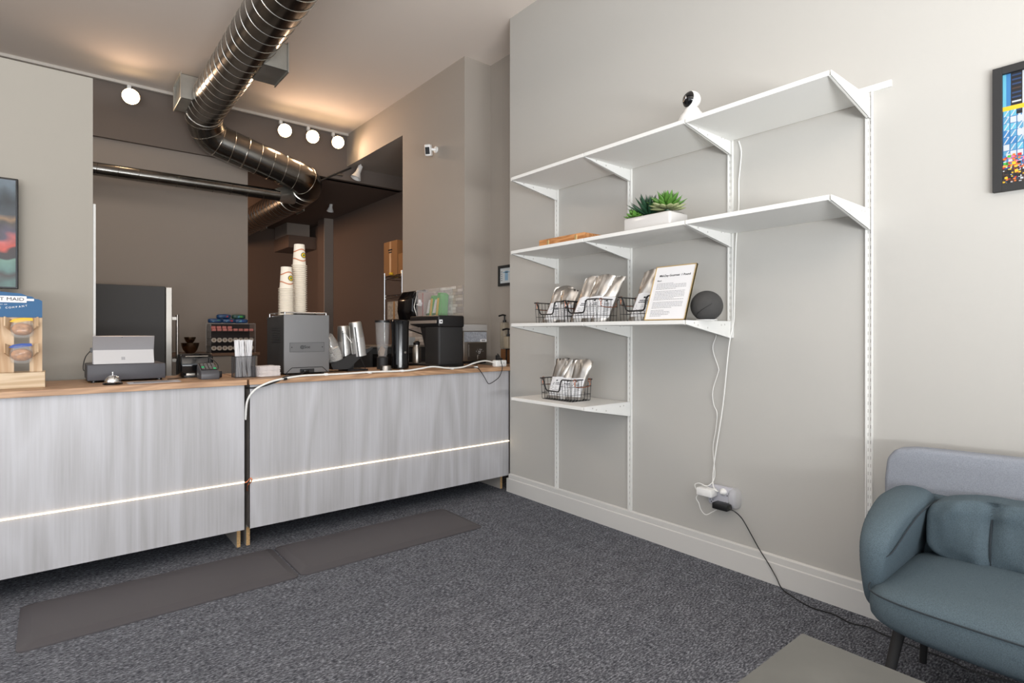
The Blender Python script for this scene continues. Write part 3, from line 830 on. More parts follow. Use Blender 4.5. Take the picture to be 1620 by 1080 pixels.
MB().sell((-0.50, (YL+YR)/2, 0.315), (0.24, (YL-YR)/2-0.12, 0.028), (0.25, 0.5), 40, 8).build('seat_frame', M_blkm, t)
def arm(ys, yo, s):
    """curved padded arm: outline in XZ extruded along Y and inflated"""
    b = MB()
    prof = [(-0.60, 0.300), (-0.665, 0.340), (-0.700, 0.42), (-0.712, 0.49), (-0.695, 0.550), (-0.62, 0.596), (-0.48, 0.622), (-0.33, 0.630), (-0.22, 0.616), (-0.19, 0.50), (-0.19, 0.300)]
    P = smooth_path([(q[0], 0, q[1]) for q in prof], 4)
    n = len(P); cx, cz = -0.46, 0.44
    def AY(x, z, v):
        """the arm thins towards the floor and turns in slightly at the front"""
        zt = max(0.0, min(1.0, (z-0.30)/0.30)); ft = max(0.0, (-0.42-x)/0.30)
        hw = abs(yo-ys)/2*(0.35+0.65*zt)*(1-0.25*ft)
        return (ys+yo)/2+s*(0.020*(1-zt)-0.022*ft)+s*hw*(2*v-1)
    ring = []
    layers = [(0.0, 0.80), (0.08, 0.90), (0.22, 0.965), (0.5, 1.0), (0.78, 0.965), (0.92, 0.90), (1.0, 0.80)]
    for v, sc in layers:
        y = ys+(yo-ys)*v
        rr_ = []
        for q in P:
            x = cx+(q.x-cx)*(1-(1-sc)*0.55); z = cz+(q.z-cz)*(1-(1-sc)*0.9)
            rr_.append(b.bm.verts.new((x, AY(x, z, v), z)))
        ring.append(rr_)
    for a, c_ in zip(ring, ring[1:]):
        for i in range(n-1): b.bm.faces.new([a[i], a[i+1], c_[i+1], c_[i]])
        b.bm.faces.new([a[n-1], a[0], c_[0], c_[n-1]])
    b.bm.faces.new(ring[0]); b.bm.faces.new(ring[-1][::-1])
    o = b.build('armrest', M_sofa, t, 60)
    sub = o.modifiers.new('s', 'SUBSURF'); sub.levels = 1; sub.render_levels = 1
    # double seam between top panel and inner side
    y_ = ys+(yo-ys)*0.06
    sp_ = [(-0.700, 0.500, 0.45), (-0.698, 0.500, 0.16), (-0.672, 0.508, 0.04), (-0.62, 0.530, 0.0), (-0.54, 0.560, 0.0), (-0.44, 0.584, 0.0), (-0.33, 0.592, 0.0), (-0.23, 0.590, 0.0)]
    seam = smooth_path([(x, AY(x, z, v)-s*0.003*(1 if v < 0.1 else 0), z) for x, z, v in sp_], 5)
    MB().tube(seam, 0.002, 6).build('arm_seam', M_seamth, o)
arm(YL-0.135, YL, 1); arm(YR+0.135, YR, -1)
# backrest shell
b = MB(); yb0, yb1 = YR-0.02, YL+0.045
prof = [(yb0+0.03, 0.27), (yb1-0.03, 0.27), (yb1-0.005, 0.50), (yb1-0.004, 0.62), (yb1-0.012, 0.70), (yb1-0.04, 0.738), (yb1-0.10, 0.750), ((yb0+yb1)/2, 0.772), (yb0+0.10, 0.750), (yb0+0.04, 0.738), (yb0+0.012, 0.70), (yb0+0.004, 0.62), (yb0+0.005, 0.50)]
b.prism(prof, 0, -0.205, -0.135, 0.016, 3)
b.build('backrest', M_sofab, t)
MB().box(-0.224, -0.19, yb0+0.10, yb1-0.10, 0.30, 0.60, 0.015, 2).build('back_lining', M_sofa, t)
# loose back cushions, each panel puckered along its seams
CY = (0.404, 0.10, -0.26, -0.564)
def bc_fn(co):
    w = (co.z-0.40)/0.24; u = co.y*3.3
    k = sum(math.exp(-((co.y-c_)/0.016)**2) for c_ in CY)
    if co.x < -0.30: co.x += 0.016*k
    near = min(abs(co.y-c_) for c_ in CY)
    am = 0.018+0.012*math.exp(-(near/0.06)**2)
    co.x += am*noise.noise(Vector((u*2.4+w*1.2, w*2.6-u*1.1, 1.3)))+0.007*noise.noise(Vector((u*6+w*7, w*3-u*5, 7.1)))
    co.z += 0.007*noise.noise(Vector((u*2.2, 0.3, 9)))+0.010*math.sin(max(0, min(1, (co.y+0.74)/1.32))*PI)*(1 if co.z > 0.5 else 0)
    return co
MB().sell((-0.305, -0.080, 0.522), (0.072, 0.652, 0.120), (0.20, 0.42), 220, 40, bc_fn).build('back_cushion', M_sofa, t)
for y in CY:
    q = [bc_fn(Vector((-0.305-0.0735*(1-abs(v)**3.2)**0.5, y, 0.522+0.118*v))) for v in [-0.9+1.8*k/12 for k in range(13)]]
    MB().tube([p-Vector((0.0035, 0, 0)) for p in q], 0.0026, 6).build('cushion_seam', M_seamth, t)
for (x, y, dx, dy) in ((-0.70, 0.545, -0.075, 0.045), (-0.28, 0.585, 0.06, 0.03), (-0.70, -0.70, -0.075, -0.045), (-0.28, -0.74, 0.06, -0.03)):
    MB().cyl((x, y, 0.315), (x+dx, y+dy, 0.0), 0.016, 14, 0.011).build('leg', M_blkm, t)

# ------------------------------------------------------------------ coffee table
t = thing('coffee_table', 'low table with grey slate-look square-cornered top in front of the sofa', 'table', (-1.46, 0.12, 0))
MB().box(-1.765, -1.160, -0.45, 0.622, 0.392, 0.420, 0.0012, 1).build('tabletop', M_table, t)
for x in (-1.73, -1.195):
    for y in (-0.41, 0.585): MB().box(x-0.015, x+0.015, y-0.015, y+0.015, 0, 0.392).build('leg', M_blkm, t)
MB().box(-1.715, -1.21, -0.395, 0.57, 0.362, 0.392).build('apron', M_blkm, t)

# ------------------------------------------------------------------ spiral duct
DR = 0.157
path = fillet([(-1.507, -2.15, 3.234), (-1.507, 5.93, 3.234), (-1.42, 6.08, 3.06), (-0.42, 6.10, 2.795), (-0.45, 6.50, 2.72), (-0.47, 10.04, 2.72)], 0.17, 8)
t = thing('spiral_duct', 'large galvanised spiral air duct bending twice below the ceiling', 'duct', (-1.507, 2.0, 3.07))
# subdivide long straight runs so rings can be placed
MB().tube(path, DR, 40, False).build('duct_pipe', M_steel, t)
P = [Vector(p) for p in path]; seg = []; tot = 0
for a, b_ in zip(P, P[1:]): seg.append((tot, a, b_)); tot += (b_-a).length
def at_len(s):
    for s0, a, b_ in seg:
        L_ = (b_-a).length
        if s <= s0+L_: return a+(b_-a)*((s-s0)/L_), (b_-a).normalized()
    return seg[-1][2], (seg[-1][2]-seg[-1][1]).normalized()
ring = MB(); s = 0.3
while s < tot-0.1:
    p_, d_ = at_len(s)
    tilt = Vector((0.0, 0, 0.12)) if abs(d_.z) < 0.9 else Vector((0.1, 0, 0))
    d2 = (d_+tilt*0.5).normalized()
    u_ = d2.cross(Vector((0, 0, 1))).normalized(); v_ = d2.cross(u_)
    pts = [p_+u_*(DR+0.001)*math.cos(a)+v_*(DR+0.001)*math.sin(a) for a in [2*PI*k/36 for k in range(37)]]
    ring.tube(pts, 0.0034, 5)
    s += 0.128
ring.build('spiral_seam', M_seam, t, kind='stuff')
# thicker joint collars at the elbows
for s_ in (8.00, 8.62, 9.42, 9.78):
    p_, d_ = at_len(s_); u_ = d_.cross(Vector((0, 0, 1))).normalized(); v_ = d_.cross(u_)
    pts = [p_+u_*(DR+0.003)*math.cos(a)+v_*(DR+0.003)*math.sin(a) for a in [2*PI*k/36 for k in range(37)]]
    MB().tube(pts, 0.006, 6).build('collar', M_seam, t)
def register(x0, x1, y0, y1, z0, z1, sgn, lab):
    r = MB()
    r.box(x0, x1, y0, y1, z1-0.003, z1); r.box(x0, x1, y0, y1, z0, z0+0.003); r.box(x0, x1, y0, y0+0.003, z0, z1); r.box(x0, x1, y1-0.003, y1, z0, z1)
    xo = x0 if sgn < 0 else x1
    w = 0.012
    r.box(xo-0.004, xo+0.004, y0-w, y1+w, z1, z1+w); r.box(xo-0.004, xo+0.004, y0-w, y1+w, z0-w, z0); r.box(xo-0.004, xo+0.004, y0-w, y0, z0, z1); r.box(xo-0.004, xo+0.004, y1, y1+w, z0, z1)
    o = r.build('register_box', M_galv, t, label=lab)
    n = 7
    for k in range(1, n):
        y = y0+(y1-y0)*k/n
        MB().box(xo-sgn*0.016-0.006, xo-sgn*0.016+0.006, y-0.003, y+0.003, z0+0.003, z1-0.003).build('louvre', M_galv, o)
    g = MB().box(xo-sgn*0.05-0.002, xo-sgn*0.05+0.002, y0+0.004, y1-0.004, z0+0.004, z1-0.004).build('damper', M_blkm, o)
register(-1.745, -1.60, 5.55, 5.90, 3.19, 3.40, -1, 'galvanised air register box facing left')
register(-1.42, -1.25, 4.27, 4.58, 3.10, 3.30, 1, 'galvanised air register box facing right')
register(-0.34, -0.22, 6.93, 7.17, 2.66, 2.78, 1, 'small galvanised register box lit orange')
register(-0.34, -0.24, 8.40, 8.70, 2.66, 2.78, 1, 'small galvanised register box further back')
# branch duct
t2 = thing('branch_duct', 'slim horizontal galvanised duct crossing in front of the taupe partition', 'duct', (-2.0, 6.16, 2.55))
MB().tube([(-3.9, 6.14, 2.600), (-0.75, 6.14, 2.612)], 0.058, 28, True).build('duct_pipe', M_steel, t2)
rg = MB(); x = -3.85
while x < -0.8:
    pts = [(x+0.010*math.sin(a), 6.14+0.0585*math.cos(a), 2.606+0.0585*math.sin(a)) for a in [2*PI*k/24 for k in range(25)]]
    rg.tube(pts, 0.0018, 5); x += 0.155
rg.build('spiral_seam', M_steel, t2, kind='stuff')
MB().tube([(-0.78, 6.14, 2.612), (-0.70, 6.20, 2.64), (-0.52, 6.42, 2.70)], 0.062, 24, True, 0.10).build('branch_boot', M_galv, t2)

# ------------------------------------------------------------------ track lights
tr = MB().box(-5.6, 0.055, 6.235, 6.265, HZ-0.026, HZ-0.0005).build('light_track', mat('white_track', (206, 200, 192), 0.5))
tag(center(tr), 'long white lighting track along the top of the bulkhead', 'track')
def spot(x, label, k, aim=(-0.10, -0.86, -0.42)):
    y = 6.10
    t = thing('track_lamp', label, 'lamp', (x, 6.25, HZ-0.12), 0, 'lit track lamps')
    zc_ = 3.295
    MB().box(x-0.016, x+0.016, 6.232, 6.268, HZ-0.062, HZ-0.026, 0.003, 1).build('track_adapter', M_wht, t)
    a = Vector(aim).normalized(); c = Vector((x, y, zc_))
    MB().tube([(x, 6.25, HZ-0.06), (x, 6.25, HZ-0.11), (x, 6.215, HZ-0.135)], 0.006, 8).build('stem', M_wht, t)
    mx = Matrix.Translation(c) @ a.to_track_quat('Z', 'Y').to_matrix().to_4x4()
    MB().lathe([(0.0, -0.14), (0.028, -0.14), (0.032, -0.08), (0.046, -0.05), (0.066, -0.01), (0.0675, -0.006)], (0, 0, 0), 24, mtx=mx).build('lamp_head', M_wht, t)
    MB().lathe([(0.066, -0.008), (0.060, 0.003), (0.04, 0.010), (0.0, 0.013)], (0, 0, 0), 24, mtx=mx).build('bulb', M_bulb, t)
    l = bpy.data.lights.new('lamp_light', 'SPOT'); l.energy = 15; l.color = (1.0, 0.66, 0.44); l.spot_size = math.radians(150); l.spot_blend = 0.9; l.shadow_soft_size = 0.05
    lo = bpy.data.objects.new('lamp_light', l); C.objects.link(lo)
    lo.location = c+a*0.05; lo.rotation_euler = a.to_track_quat('-Z', 'Y').to_euler()
spot(-2.053, 'lit track lamp alone at the left end near the pale partition', 0)
spot(-0.701, 'lit track lamp first right of the big duct', 1)
spot(-0.407, 'lit track lamp in the middle of the group of three', 2)
spot(-0.123, 'lit track lamp nearest the side wall corner', 3)
def cone_head(c, aim, scale, label, ztop):
    t = thing('spotlight', label, 'lamp', (c[0], c[1], ztop), 0)
    a = Vector(aim).normalized(); cc = Vector(c)
    mx = Matrix.Translation(cc) @ a.to_track_quat('Z', 'Y').to_matrix().to_4x4() @ Matrix.Scale(scale, 4)
    MB().lathe([(0.0, -0.16), (0.026, -0.16), (0.030, -0.075), (0.036, -0.06), (0.060, 0.0), (0.056, 0.0), (0.03, -0.04), (0, -0.045)], (0, 0, 0), 24, mtx=mx).build('lamp_head', M_wht, t)
    MB().tube([cc-a*0.12*scale, (cc.x-a.x*0.16*scale, cc.y, ztop-0.02), (cc.x-a.x*0.16*scale, cc.y, ztop)], 0.007, 8).build('stem', M_wht, t)
cone_head((0.085, 6.10, 2.93), (-0.35, 0, -0.9), 1.0, 'unlit white cone spotlight under the side wall header', 3.10)
cone_head((0.37, 7.6, 3.0-0.16), (-0.15, 0, -1), 0.8, 'small unlit white spotlight deep in the dark kitchen', 2.94)
tr = MB().tube([(0.10, 6.27, 3.09), (-0.151, 6.265, 2.945), (-0.388, 6.265, 2.80)], 0.010, 8).build('conduit', M_blkm)
tag(center(tr), 'thin black conduit slanting down the bulkhead behind the duct', 'conduit')
tr = MB(); tr.box(-0.09, 0.0, 6.262, 6.288, 2.975, 3.0, 0.004, 1)
tag(center(tr.build('conduit_clip', M_ss)), 'small grey clamp on the black conduit', 'clamp')

# wall security camera
t = thing('wall_camera', 'small white box security camera high on the side wall', 'camera', (0.02, 4.36, 2.76))
MB().lathe([(0, 0), (0.028, 0), (0.028, 0.012), (0, 0.014)], (0, 0, 0), 18, mtx=Matrix.Translation((0.058, 4.315, 2.80)) @ Matrix.Rotation(-PI/2, 4, 'Y')).build('mount', M_wht, t)
MB().cyl((0.05, 4.315, 2.80), (0.015, 4.335, 2.80), 0.012, 10).build('neck', M_wht, t)
mx = Matrix.Translation((-0.002, 4.35, 2.792)) @ Matrix.Rotation(math.radians(-52), 4, 'Z') @ Matrix.Rotation(math.radians(14), 4, 'X')
MB().box(-0.028, 0.028, -0.028, 0.028, -0.050, 0.050, 0.009, 3, mtx=mx).build('camera_body', M_wht, t)
MB().box(-0.020, 0.020, -0.0295, -0.027, -0.034, 0.026, 0.002, 1, mtx=mx).build('black_lens_panel', M_blkg, t)

# small framed certificate in the alcove
t = thing('framed_certificate', 'small black framed certificate on the alcove wall above the soap bottles', 'picture', (0.33, 3.62, 1.55))
b = MB(); ya, yb, za, zb = 3.50, 3.75, 1.556, 1.727; w = 0.022
b.box(0.315, 0.33, ya, ya+w, za, zb); b.box(0.315, 0.33, yb-w, yb, za, zb); b.box(0.315, 0.33, ya+w, yb-w, za, za+w); b.box(0.315, 0.33, ya+w, yb-w, zb-w, zb)
b.build('frame', M_blkm, t)
b = MB().box(0.324, 0.33, ya+w, yb-w, za+w, zb-w).build('certificate', mat('certificate_paper', (206, 212, 214), 0.6), t)
b = MB(); b.box(0.3232, 0.3238, 3.625, 3.665, 1.60, 1.68); b.box(0.3232, 0.3238, 3.60, 3.69, 1.665, 1.672)
b.build('blue_emblem', mat('pale_blue_print', (140, 178, 206), 0.6), t)
b = MB()
for k in range(5): b.box(0.3230, 0.3236, 3.70, 3.718, 1.60+k*0.018, 1.606+k*0.018)
b.build('printed_text', M_ink, t, kind='stuff')

# ------------------------------------------------------------------ things on the counter
ZT = 0.9152
def cable(pts, r, m, label, n=6):
    o = MB().tube(smooth_path(pts, n), r, 8).build('cable', m); return tag(center(o), label, 'cable')

# television on the pale partition
t = thing('television', 'wall television showing a blurred food close-up at the left edge', 'television', (-3.3, 3.82, 1.39))
MB().box(-3.745, -2.734, 3.782, 3.815, 1.385, 1.942, 0.003, 1).build('bezel', M_blkg, t)
MB().box(-3.5, -3.0, 3.815, 3.849, 1.5, 1.8).build('wall_bracket', M_blkm, t)
def screen_mat():
    m = bpy.data.materials.new('food_screen'); m.use_nodes = True; nt = m.node_tree
    b = nt.nodes['Principled BSDF']; b.inputs['Base Color'].default_value = (0, 0, 0, 1); b.inputs['Roughness'].default_value = 0.3
    tc = nt.nodes.new('ShaderNodeTexCoord'); sp = nt.nodes.new('ShaderNodeSeparateXYZ'); nt.links.new(tc.outputs['Object'], sp.inputs[0])
    n = nt.nodes.new('ShaderNodeTexNoise'); n.inputs['Scale'].default_value = 9; n.inputs['Detail'].default_value = 1.5
    nt.links.new(tc.outputs['Object'], n.inputs['Vector'])
    r1 = nt.nodes.new('ShaderNodeValToRGB'); e = r1.color_ramp.elements
    e[0].position = 0.0; e[0].color = lin((58, 92, 86)); e[1].position = 1.0; e[1].color = lin((96, 108, 118))
    for p_, c_ in ((0.08, (40, 24, 18)), (0.13, (70, 104, 98)), (0.24, (98, 132, 118)), (0.26, (28, 16, 16)), (0.33, (44, 20, 20)), (0.36, (190, 70, 54)), (0.43, (176, 84, 80)), (0.48, (70, 62, 78)), (0.56, (74, 66, 60)), (0.60, (140, 110, 80)), (0.66, (60, 66, 72)), (0.80, (38, 46, 52)), (0.92, (92, 106, 116))):
        k = e.new(p_); k.color = lin(c_)
    mr = nt.nodes.new('ShaderNodeMapRange'); mr.inputs[1].default_value = 0.0; mr.inputs[2].default_value = 0.557
    ad = nt.nodes.new('ShaderNodeMath'); ad.operation = 'MULTIPLY_ADD'; ad.inputs[1].default_value = 0.16
    nt.links.new(n.outputs['Fac'], ad.inputs[0]); nt.links.new(sp.outputs['Z'], ad.inputs[2])
    sb = nt.nodes.new('ShaderNodeMath'); sb.operation = 'SUBTRACT'; sb.inputs[1].default_value = 0.08
    nt.links.new(ad.outputs[0], sb.inputs[0]); nt.links.new(sb.outputs[0], mr.inputs[0]); nt.links.new(mr.outputs[0], r1.inputs[0])
    n2 = nt.nodes.new('ShaderNodeTexNoise'); n2.inputs['Scale'].default_value = 16; nt.links.new(tc.outputs['Object'], n2.inputs['Vector'])
    mx_ = nt.nodes.new('ShaderNodeMix'); mx_.data_type = 'RGBA'; mx_.blend_type = 'OVERLAY'; mx_.inputs[0].default_value = 0.8
    nt.links.new(r1.outputs[0], mx_.inputs[6]); nt.links.new(n2.outputs['Fac'], mx_.inputs[7])
    nt.links.new(mx_.outputs[2], b.inputs['Emission Color']); b.inputs['Emission Strength'].default_value = 1.0
    return m
MB().box(-3.737, -2.744, 3.779, 3.782, 1.395, 1.932).build('screen', screen_mat(), t)

# pine display stand with wrapped baked goods
t = thing('pastry_display_stand', 'pine display stand with a blue header board at the counter left end', 'display stand', (-2.86, 3.42, ZT))
b = MB()
BX0, BX1 = -3.085, -2.637
# board with real slots behind each bag column
slots = [(-2.736, -2.682), (-2.888, -2.834), (-3.04, -2.986)]
xs = sorted([BX0]+[v for s_ in slots for v in s_]+[BX1])
for i in range(0, len(xs), 2): b.box(xs[i], xs[i+1], 3.420, 3.432, 0.93, 1.24)
for s_ in slots: b.box(s_[0], s_[1], 3.420, 3.432, 1.16, 1.24)
b.build('back_board', M_wood, t)
hd = [(BX1, 1.235), (BX1, 1.312), (-2.650, 1.320), (-2.662, 1.321), (-2.672, 1.331), (-2.690, 1.334), (-2.71, 1.344), (-2.80, 1.352), (-2.922, 1.352), (-3.012, 1.344), (-3.032, 1.334), (-3.050, 1.331), (-3.060, 1.321), (-3.072, 1.320), (BX0, 1.312), (BX0, 1.235)]
hb = MB().prism(hd, 1, 3.416, 3.4199).build('header_board', M_blue, t)
b = MB(); b.box(-3.03, -2.692, 3.4135, 3.4160, 1.302, 1.332, 0.001, 1); b.box(-2.692, -2.666, 3.4135, 3.4160, 1.311, 1.321)
b.build('rolling_pin_badge', M_paper, hb)
text('lettering', 'T MAID', 0.0215, M_inkd, t, frame_mtx((-2.742, 3.413, 1.317), (1, 0, 0), (0, 0, 1)), sx=1.18)
text('lettering', 'EST. 1989', 0.006, M_paper, t, frame_mtx((-2.771, 3.4155, 1.2925), (1, 0, 0), (0, 0, 1)))
for i, ch in enumerate('E COMPANY'):
    if ch == ' ': continue
    u = i/8.0; x = -2.783+0.0112*i; z = 1.277+0.012*u*u*1.0
    text('lettering', ch, 0.0115, M_paper, t, frame_mtx((x, 3.4155, z), (1, 0, 0.25*u), (0, 0, 1)), bold=True)
b = MB(); TX1 = -2.626
b.box(BX0-0.01, TX1, 3.345, 3.357, ZT, 0.985, 0.001, 1); b.box(TX1-0.012, TX1, 3.357, 3.50, ZT, 0.985, 0.001, 1)
b.box(BX0-0.01, BX0+0.002, 3.357, 3.50, ZT, 0.985); b.box(BX0, TX1-0.012, 3.488, 3.50, ZT, 0.985); b.box(BX0, TX1-0.012, 3.357, 3.488, ZT, 0.93)
b.build('tray_base', M_woodx, t)
for s_ in slots:
    for zt in (1.165, 1.045):
        for sx in (-1, 1):
            xc = s_[0]-0.004 if sx < 0 else s_[1]+0.004
            mx = Matrix.Translation((xc, 3.42, zt)) @ Matrix.Rotation(sx*math.radians(28), 4, 'Z')
            MB().prism([(0, 0.0), (0, 0.055), (-0.055, 0.072), (-0.055, 0.030)], 0, -0.003, 0.003, mtx=mx).build('holder_fin', M_wood, t)
def pastry(x, z, top, label, sd):
    t = thing('wrapped_pastry', label, 'snack', (x, 3.385, z), 0, 'wrapped pastries on the pine stand')
    def fn(co):
        co.x += 0.004*noise.noise(Vector((co.x*60, co.z*60, sd))); co.y += 0.004*noise.noise(Vector((co.x*50, co.z*70, sd+4))); return co
    MB().sell((x, 3.385, z+0.040), (0.036, 0.020, 0.028), 0.9, 24, 14, fn).build('pastry', M_bread, t)
    b = MB().sell((x, 3.385, z+0.042), (0.041, 0.025, 0.042), (0.8, 0.6), 28, 16, fn).build('wrapper', M_clear, t)
    tp = MB(); tp.prism([(x-0.044, z+0.074), (x-0.030, z+0.086), (x, z+0.092), (x+0.034, z+0.092), (x+0.038, z+0.080), (x+0.02, z+0.078), (x-0.02, z+0.070)], 1, 3.375, 3.382)
    tp.build('wrapper_top', top, t)
pastry(-2.706, 1.140, M_yellow, 'round pastry in clear wrapper with yellow top, upper right of the pine stand', 1)
pastry(-2.709, 1.024, mat('royal_blue_print', (28, 68, 150), 0.5), 'round pastry in clear wrapper with blue top, lower right of the pine stand', 2)

# cash drawer and tablet
t = thing('cash_drawer', 'dark grey cash drawer under the silver tablet', 'cash drawer', (-2.3, 3.62, ZT))
MB().box(-2.468, -2.135, 3.472, 3.80-0.035, 0.925, 1.004, 0.004, 2).build('drawer_body', mat('dark_grey_steel', (66, 66, 72), 0.5), t)
for x in (-2.44, -2.16):
    for y in (3.50, 3.74): MB().cyl((x, y, ZT), (x, y, 0.9255), 0.012, 12).build('foot', M_blk, t)
t = thing('tablet', 'silver tablet on its kickstand seen from behind on the cash drawer', 'tablet', (-2.31, 3.56, 1.0045))
c0 = Vector((-2.440, 3.520, 1.006))
# lower panel (kickstand) and upper half of the back form a shallow V
b = MB(); b.prism([(3.518, 1.0050), (3.555, 1.076), (3.560, 1.074), (3.524, 1.0050)], 0, -2.441, -2.180, 0.001, 1)
b.build('kickstand', mat('silver_magnesium_light', (196, 196, 198), 0.4, 0.3), t)
b = MB(); b.prism([(3.557, 1.0050), (3.5555, 1.074), (3.530, 1.146), (3.538, 1.149), (3.566, 1.076), (3.568, 1.0050)], 0, -2.443, -2.178, 0.001, 1)
b.build('tablet_body', mat('silver_magnesium', (168, 168, 172), 0.35, 0.5), t)
for i in range(2):
    for j in range(2):
        pass
b = MB()
mx = frame_mtx((-2.316, 3.5305, 1.032), (1, 0, 0), (0, 0.037, 0.071))
for i in (0, 1):
    for j in (0, 1): b.box(-0.008+i*0.0085, -0.0005+i*0.0085, -0.008+j*0.0085, -0.0005+j*0.0085, 0.0, 0.0006, mtx=mx)
b.build('emblem', mat('mid_grey_emblem', (160, 160, 164), 0.4), t)
MB().cyl((-2.321, 3.5300, 1.1405), (-2.321, 3.5335, 1.1415), 0.0018, 8).build('rear_lens', M_blk, t)
cable([(-2.446, 3.56, 1.075), (-2.452, 3.56, 1.07), (-2.470, 3.55, 1.045), (-2.480, 3.52, 1.01), (-2.482, 3.50, 0.985), (-2.478, 3.50, 0.975)], 0.0022, M_blk, 'short black lead drooping from the tablet left edge')
o = MB().box(-2.452, -2.4435, 3.552, 3.562, 1.064, 1.088, 0.001, 1).build('usb_plug', M_blk); tag(center(o), 'small black plug at the left edge of the silver tablet', 'plug')

# bell
t = thing('service_bell', 'chrome call bell on black base at the counter front', 'bell', (-2.375, 3.315, ZT))
MB().lathe([(0, 0), (0.040, 0), (0.041, 0.005), (0.036, 0.010), (0, 0.012)], (-2.375, 3.315, ZT), 28).build('base', M_blkg, t)
MB().lathe([(0.033, 0.010), (0.034, 0.014), (0.031, 0.026), (0.024, 0.036), (0.012, 0.043), (0.0, 0.045)], (-2.375, 3.315, ZT), 28).build('dome', M_chrome, t)
MB().lathe([(0.003, 0.044), (0.003, 0.054), (0.0045, 0.056), (0.0045, 0.060), (0, 0.062)], (-2.375, 3.315, ZT), 12).build('plunger', M_chrome, t)
# papers
for k, (dx, rot) in enumerate(((0, 0.02), (0.006, -0.03))):
    mx = Matrix.Translation((-2.205+dx, 3.345, ZT+k*0.0012)) @ Matrix.Rotation(rot, 4, 'Z')
    t = thing('menu_sheet', ['lower grey printed sheet under the other on the counter before the cash drawer', 'upper printed sheet lying before the cash drawer'][k], 'paper', (-2.205+dx, 3.345, ZT+k*0.0012))
    MB().box(-0.11, 0.11, -0.06, 0.06, 0, 0.0008, mtx=mx).build('sheet', mat('printed_grey_sheet', (186, 186, 192), 0.5), t)
    b = MB()
    for i in range(7): b.box(-0.09, 0.085-0.01*(i % 3), -0.045+i*0.014, -0.041+i*0.014, 0.0008, 0.001, mtx=mx)
    b.build('printed_lines', M_inkd, t, kind='stuff')

# receipt printer
t = thing('receipt_printer', 'glossy black receipt printer left of the card terminal', 'printer', (-1.965, 3.60, ZT), 0)
prof = [(3.545, 0.920), (3.535, 0.985), (3.548, 1.030), (3.575, 1.048), (3.66, 1.045), (3.70, 1.01), (3.705, 0.920)]
MB().prism(prof, 0, -2.054, -1.892, 0.010, 3).build('printer_shell', M_blkg, t)
MB().box(-2.040, -1.905, 3.538, 3.56, ZT, 0.930, 0.003, 1).build('printer_foot', M_blk, t)
MB().prism([(3.5475, 1.022), (3.5535, 1.035), (3.5555, 1.034), (3.5495, 1.021)], 0, -2.030, -1.918).build('tear_bar', M_ss, t)
MB().box(-2.030, -1.985, 3.532, 3.540, 0.928, 0.940, 0.001, 1).build('front_badge', M_ss, t)
# card terminal
t = thing('card_terminal', 'dark grey card payment terminal with green keys beside the printer', 'card terminal', (-1.948, 3.36, ZT))
MB().prism([(3.335, ZT), (3.335, 0.945), (3.350, 0.962), (3.44, 0.998), (3.455, 0.975), (3.455, ZT)], 0, -1.992, -1.904, 0.004, 2).build('terminal_body', mat('slate_plastic', (72, 72, 76), 0.4), t)
mx = frame_mtx((-1.948, 3.396, 0.9815), (1, 0, 0), (0, 0.09, 0.036))
MB().box(-0.040, 0.040, -0.044, 0.044, -0.001, 0.002, 0.001, 1, mtx=mx).build('keypad_plate', M_blk, t)
km = mat('dark_key', (96, 96, 98), 0.5); kg = mat('green_key', (30, 170, 110), 0.4, emit=(30, 170, 110), es=0.2)
for i in range(4):
    for j in range(4):
        MB().box(-0.034+i*0.018, -0.034+i*0.018+0.013, -0.036+j*0.019, -0.036+j*0.019+0.013, 0.002, 0.004, mtx=mx).build('key', kg if (i, j) in ((3, 0), (0, 1)) else km, t)
o = MB().box(-1.905, -1.868, 3.44, 3.475, 0.93, 0.968, 0.006, 2).build('charger_block', M_blk); tag(center(o), 'small black charger block right of the card terminal', 'charger')
for v in o.data.vertices: v.co.z -= 0
o.location.z = ZT
cable([(-1.888, 3.455, 0.955), (-1.885, 3.47, 0.985), (-1.90, 3.50, 1.01), (-1.915, 3.54, 1.02), (-1.93, 3.57, 1.00)], 0.0022, M_blk, 'black lead curling between charger block and printer')
cable([(-2.03, 3.52, ZT+0.004), (-2.08, 3.47, ZT+0.004), (-2.13, 3.45, ZT+0.004)], 0.0022, M_blk, 'black lead on the worktop left of the printer')

# straws in a black mesh holder
t = thing('straw_holder', 'smoked acrylic straw box at the end of the left counter', 'straw holder', (-1.772, 3.39, ZT))
x0, x1, y0, y1 = -1.822, -1.722, 3.345, 3.43
b = MB(); b.box(x0, x0+0.003, y0, y1, ZT, 1.032); b.box(x1-0.003, x1, y0, y1, ZT, 1.032); b.box(x0, x1, y0, y0+0.003, ZT, 1.032); b.box(x0, x1, y1-0.003, y1, ZT, 1.032); b.box(x0, x1, y0, y1, ZT, ZT+0.004)
b.build('clear_box', M_smoke, t)
b = MB()
for xx, yy in ((x0, y0), (x1, y0), (x0, y1), (x1, y1)): b.box(xx-0.0015, xx+0.0015, yy-0.0015, yy+0.0015, ZT, 1.0345)
b.box(x0, x1, y0-0.001, y0+0.001, 1.031, 1.034); b.box(x0-0.001, x0+0.001, y0, y1, 1.031, 1.034); b.box(x1-0.001, x1+0.001, y0, y1, 1.031, 1.034); b.box(x0, x1, y1-0.001, y1+0.001, 1.031, 1.034)
b.build('black_edges', M_blk, t)
rr = random.Random(5); smesh = None
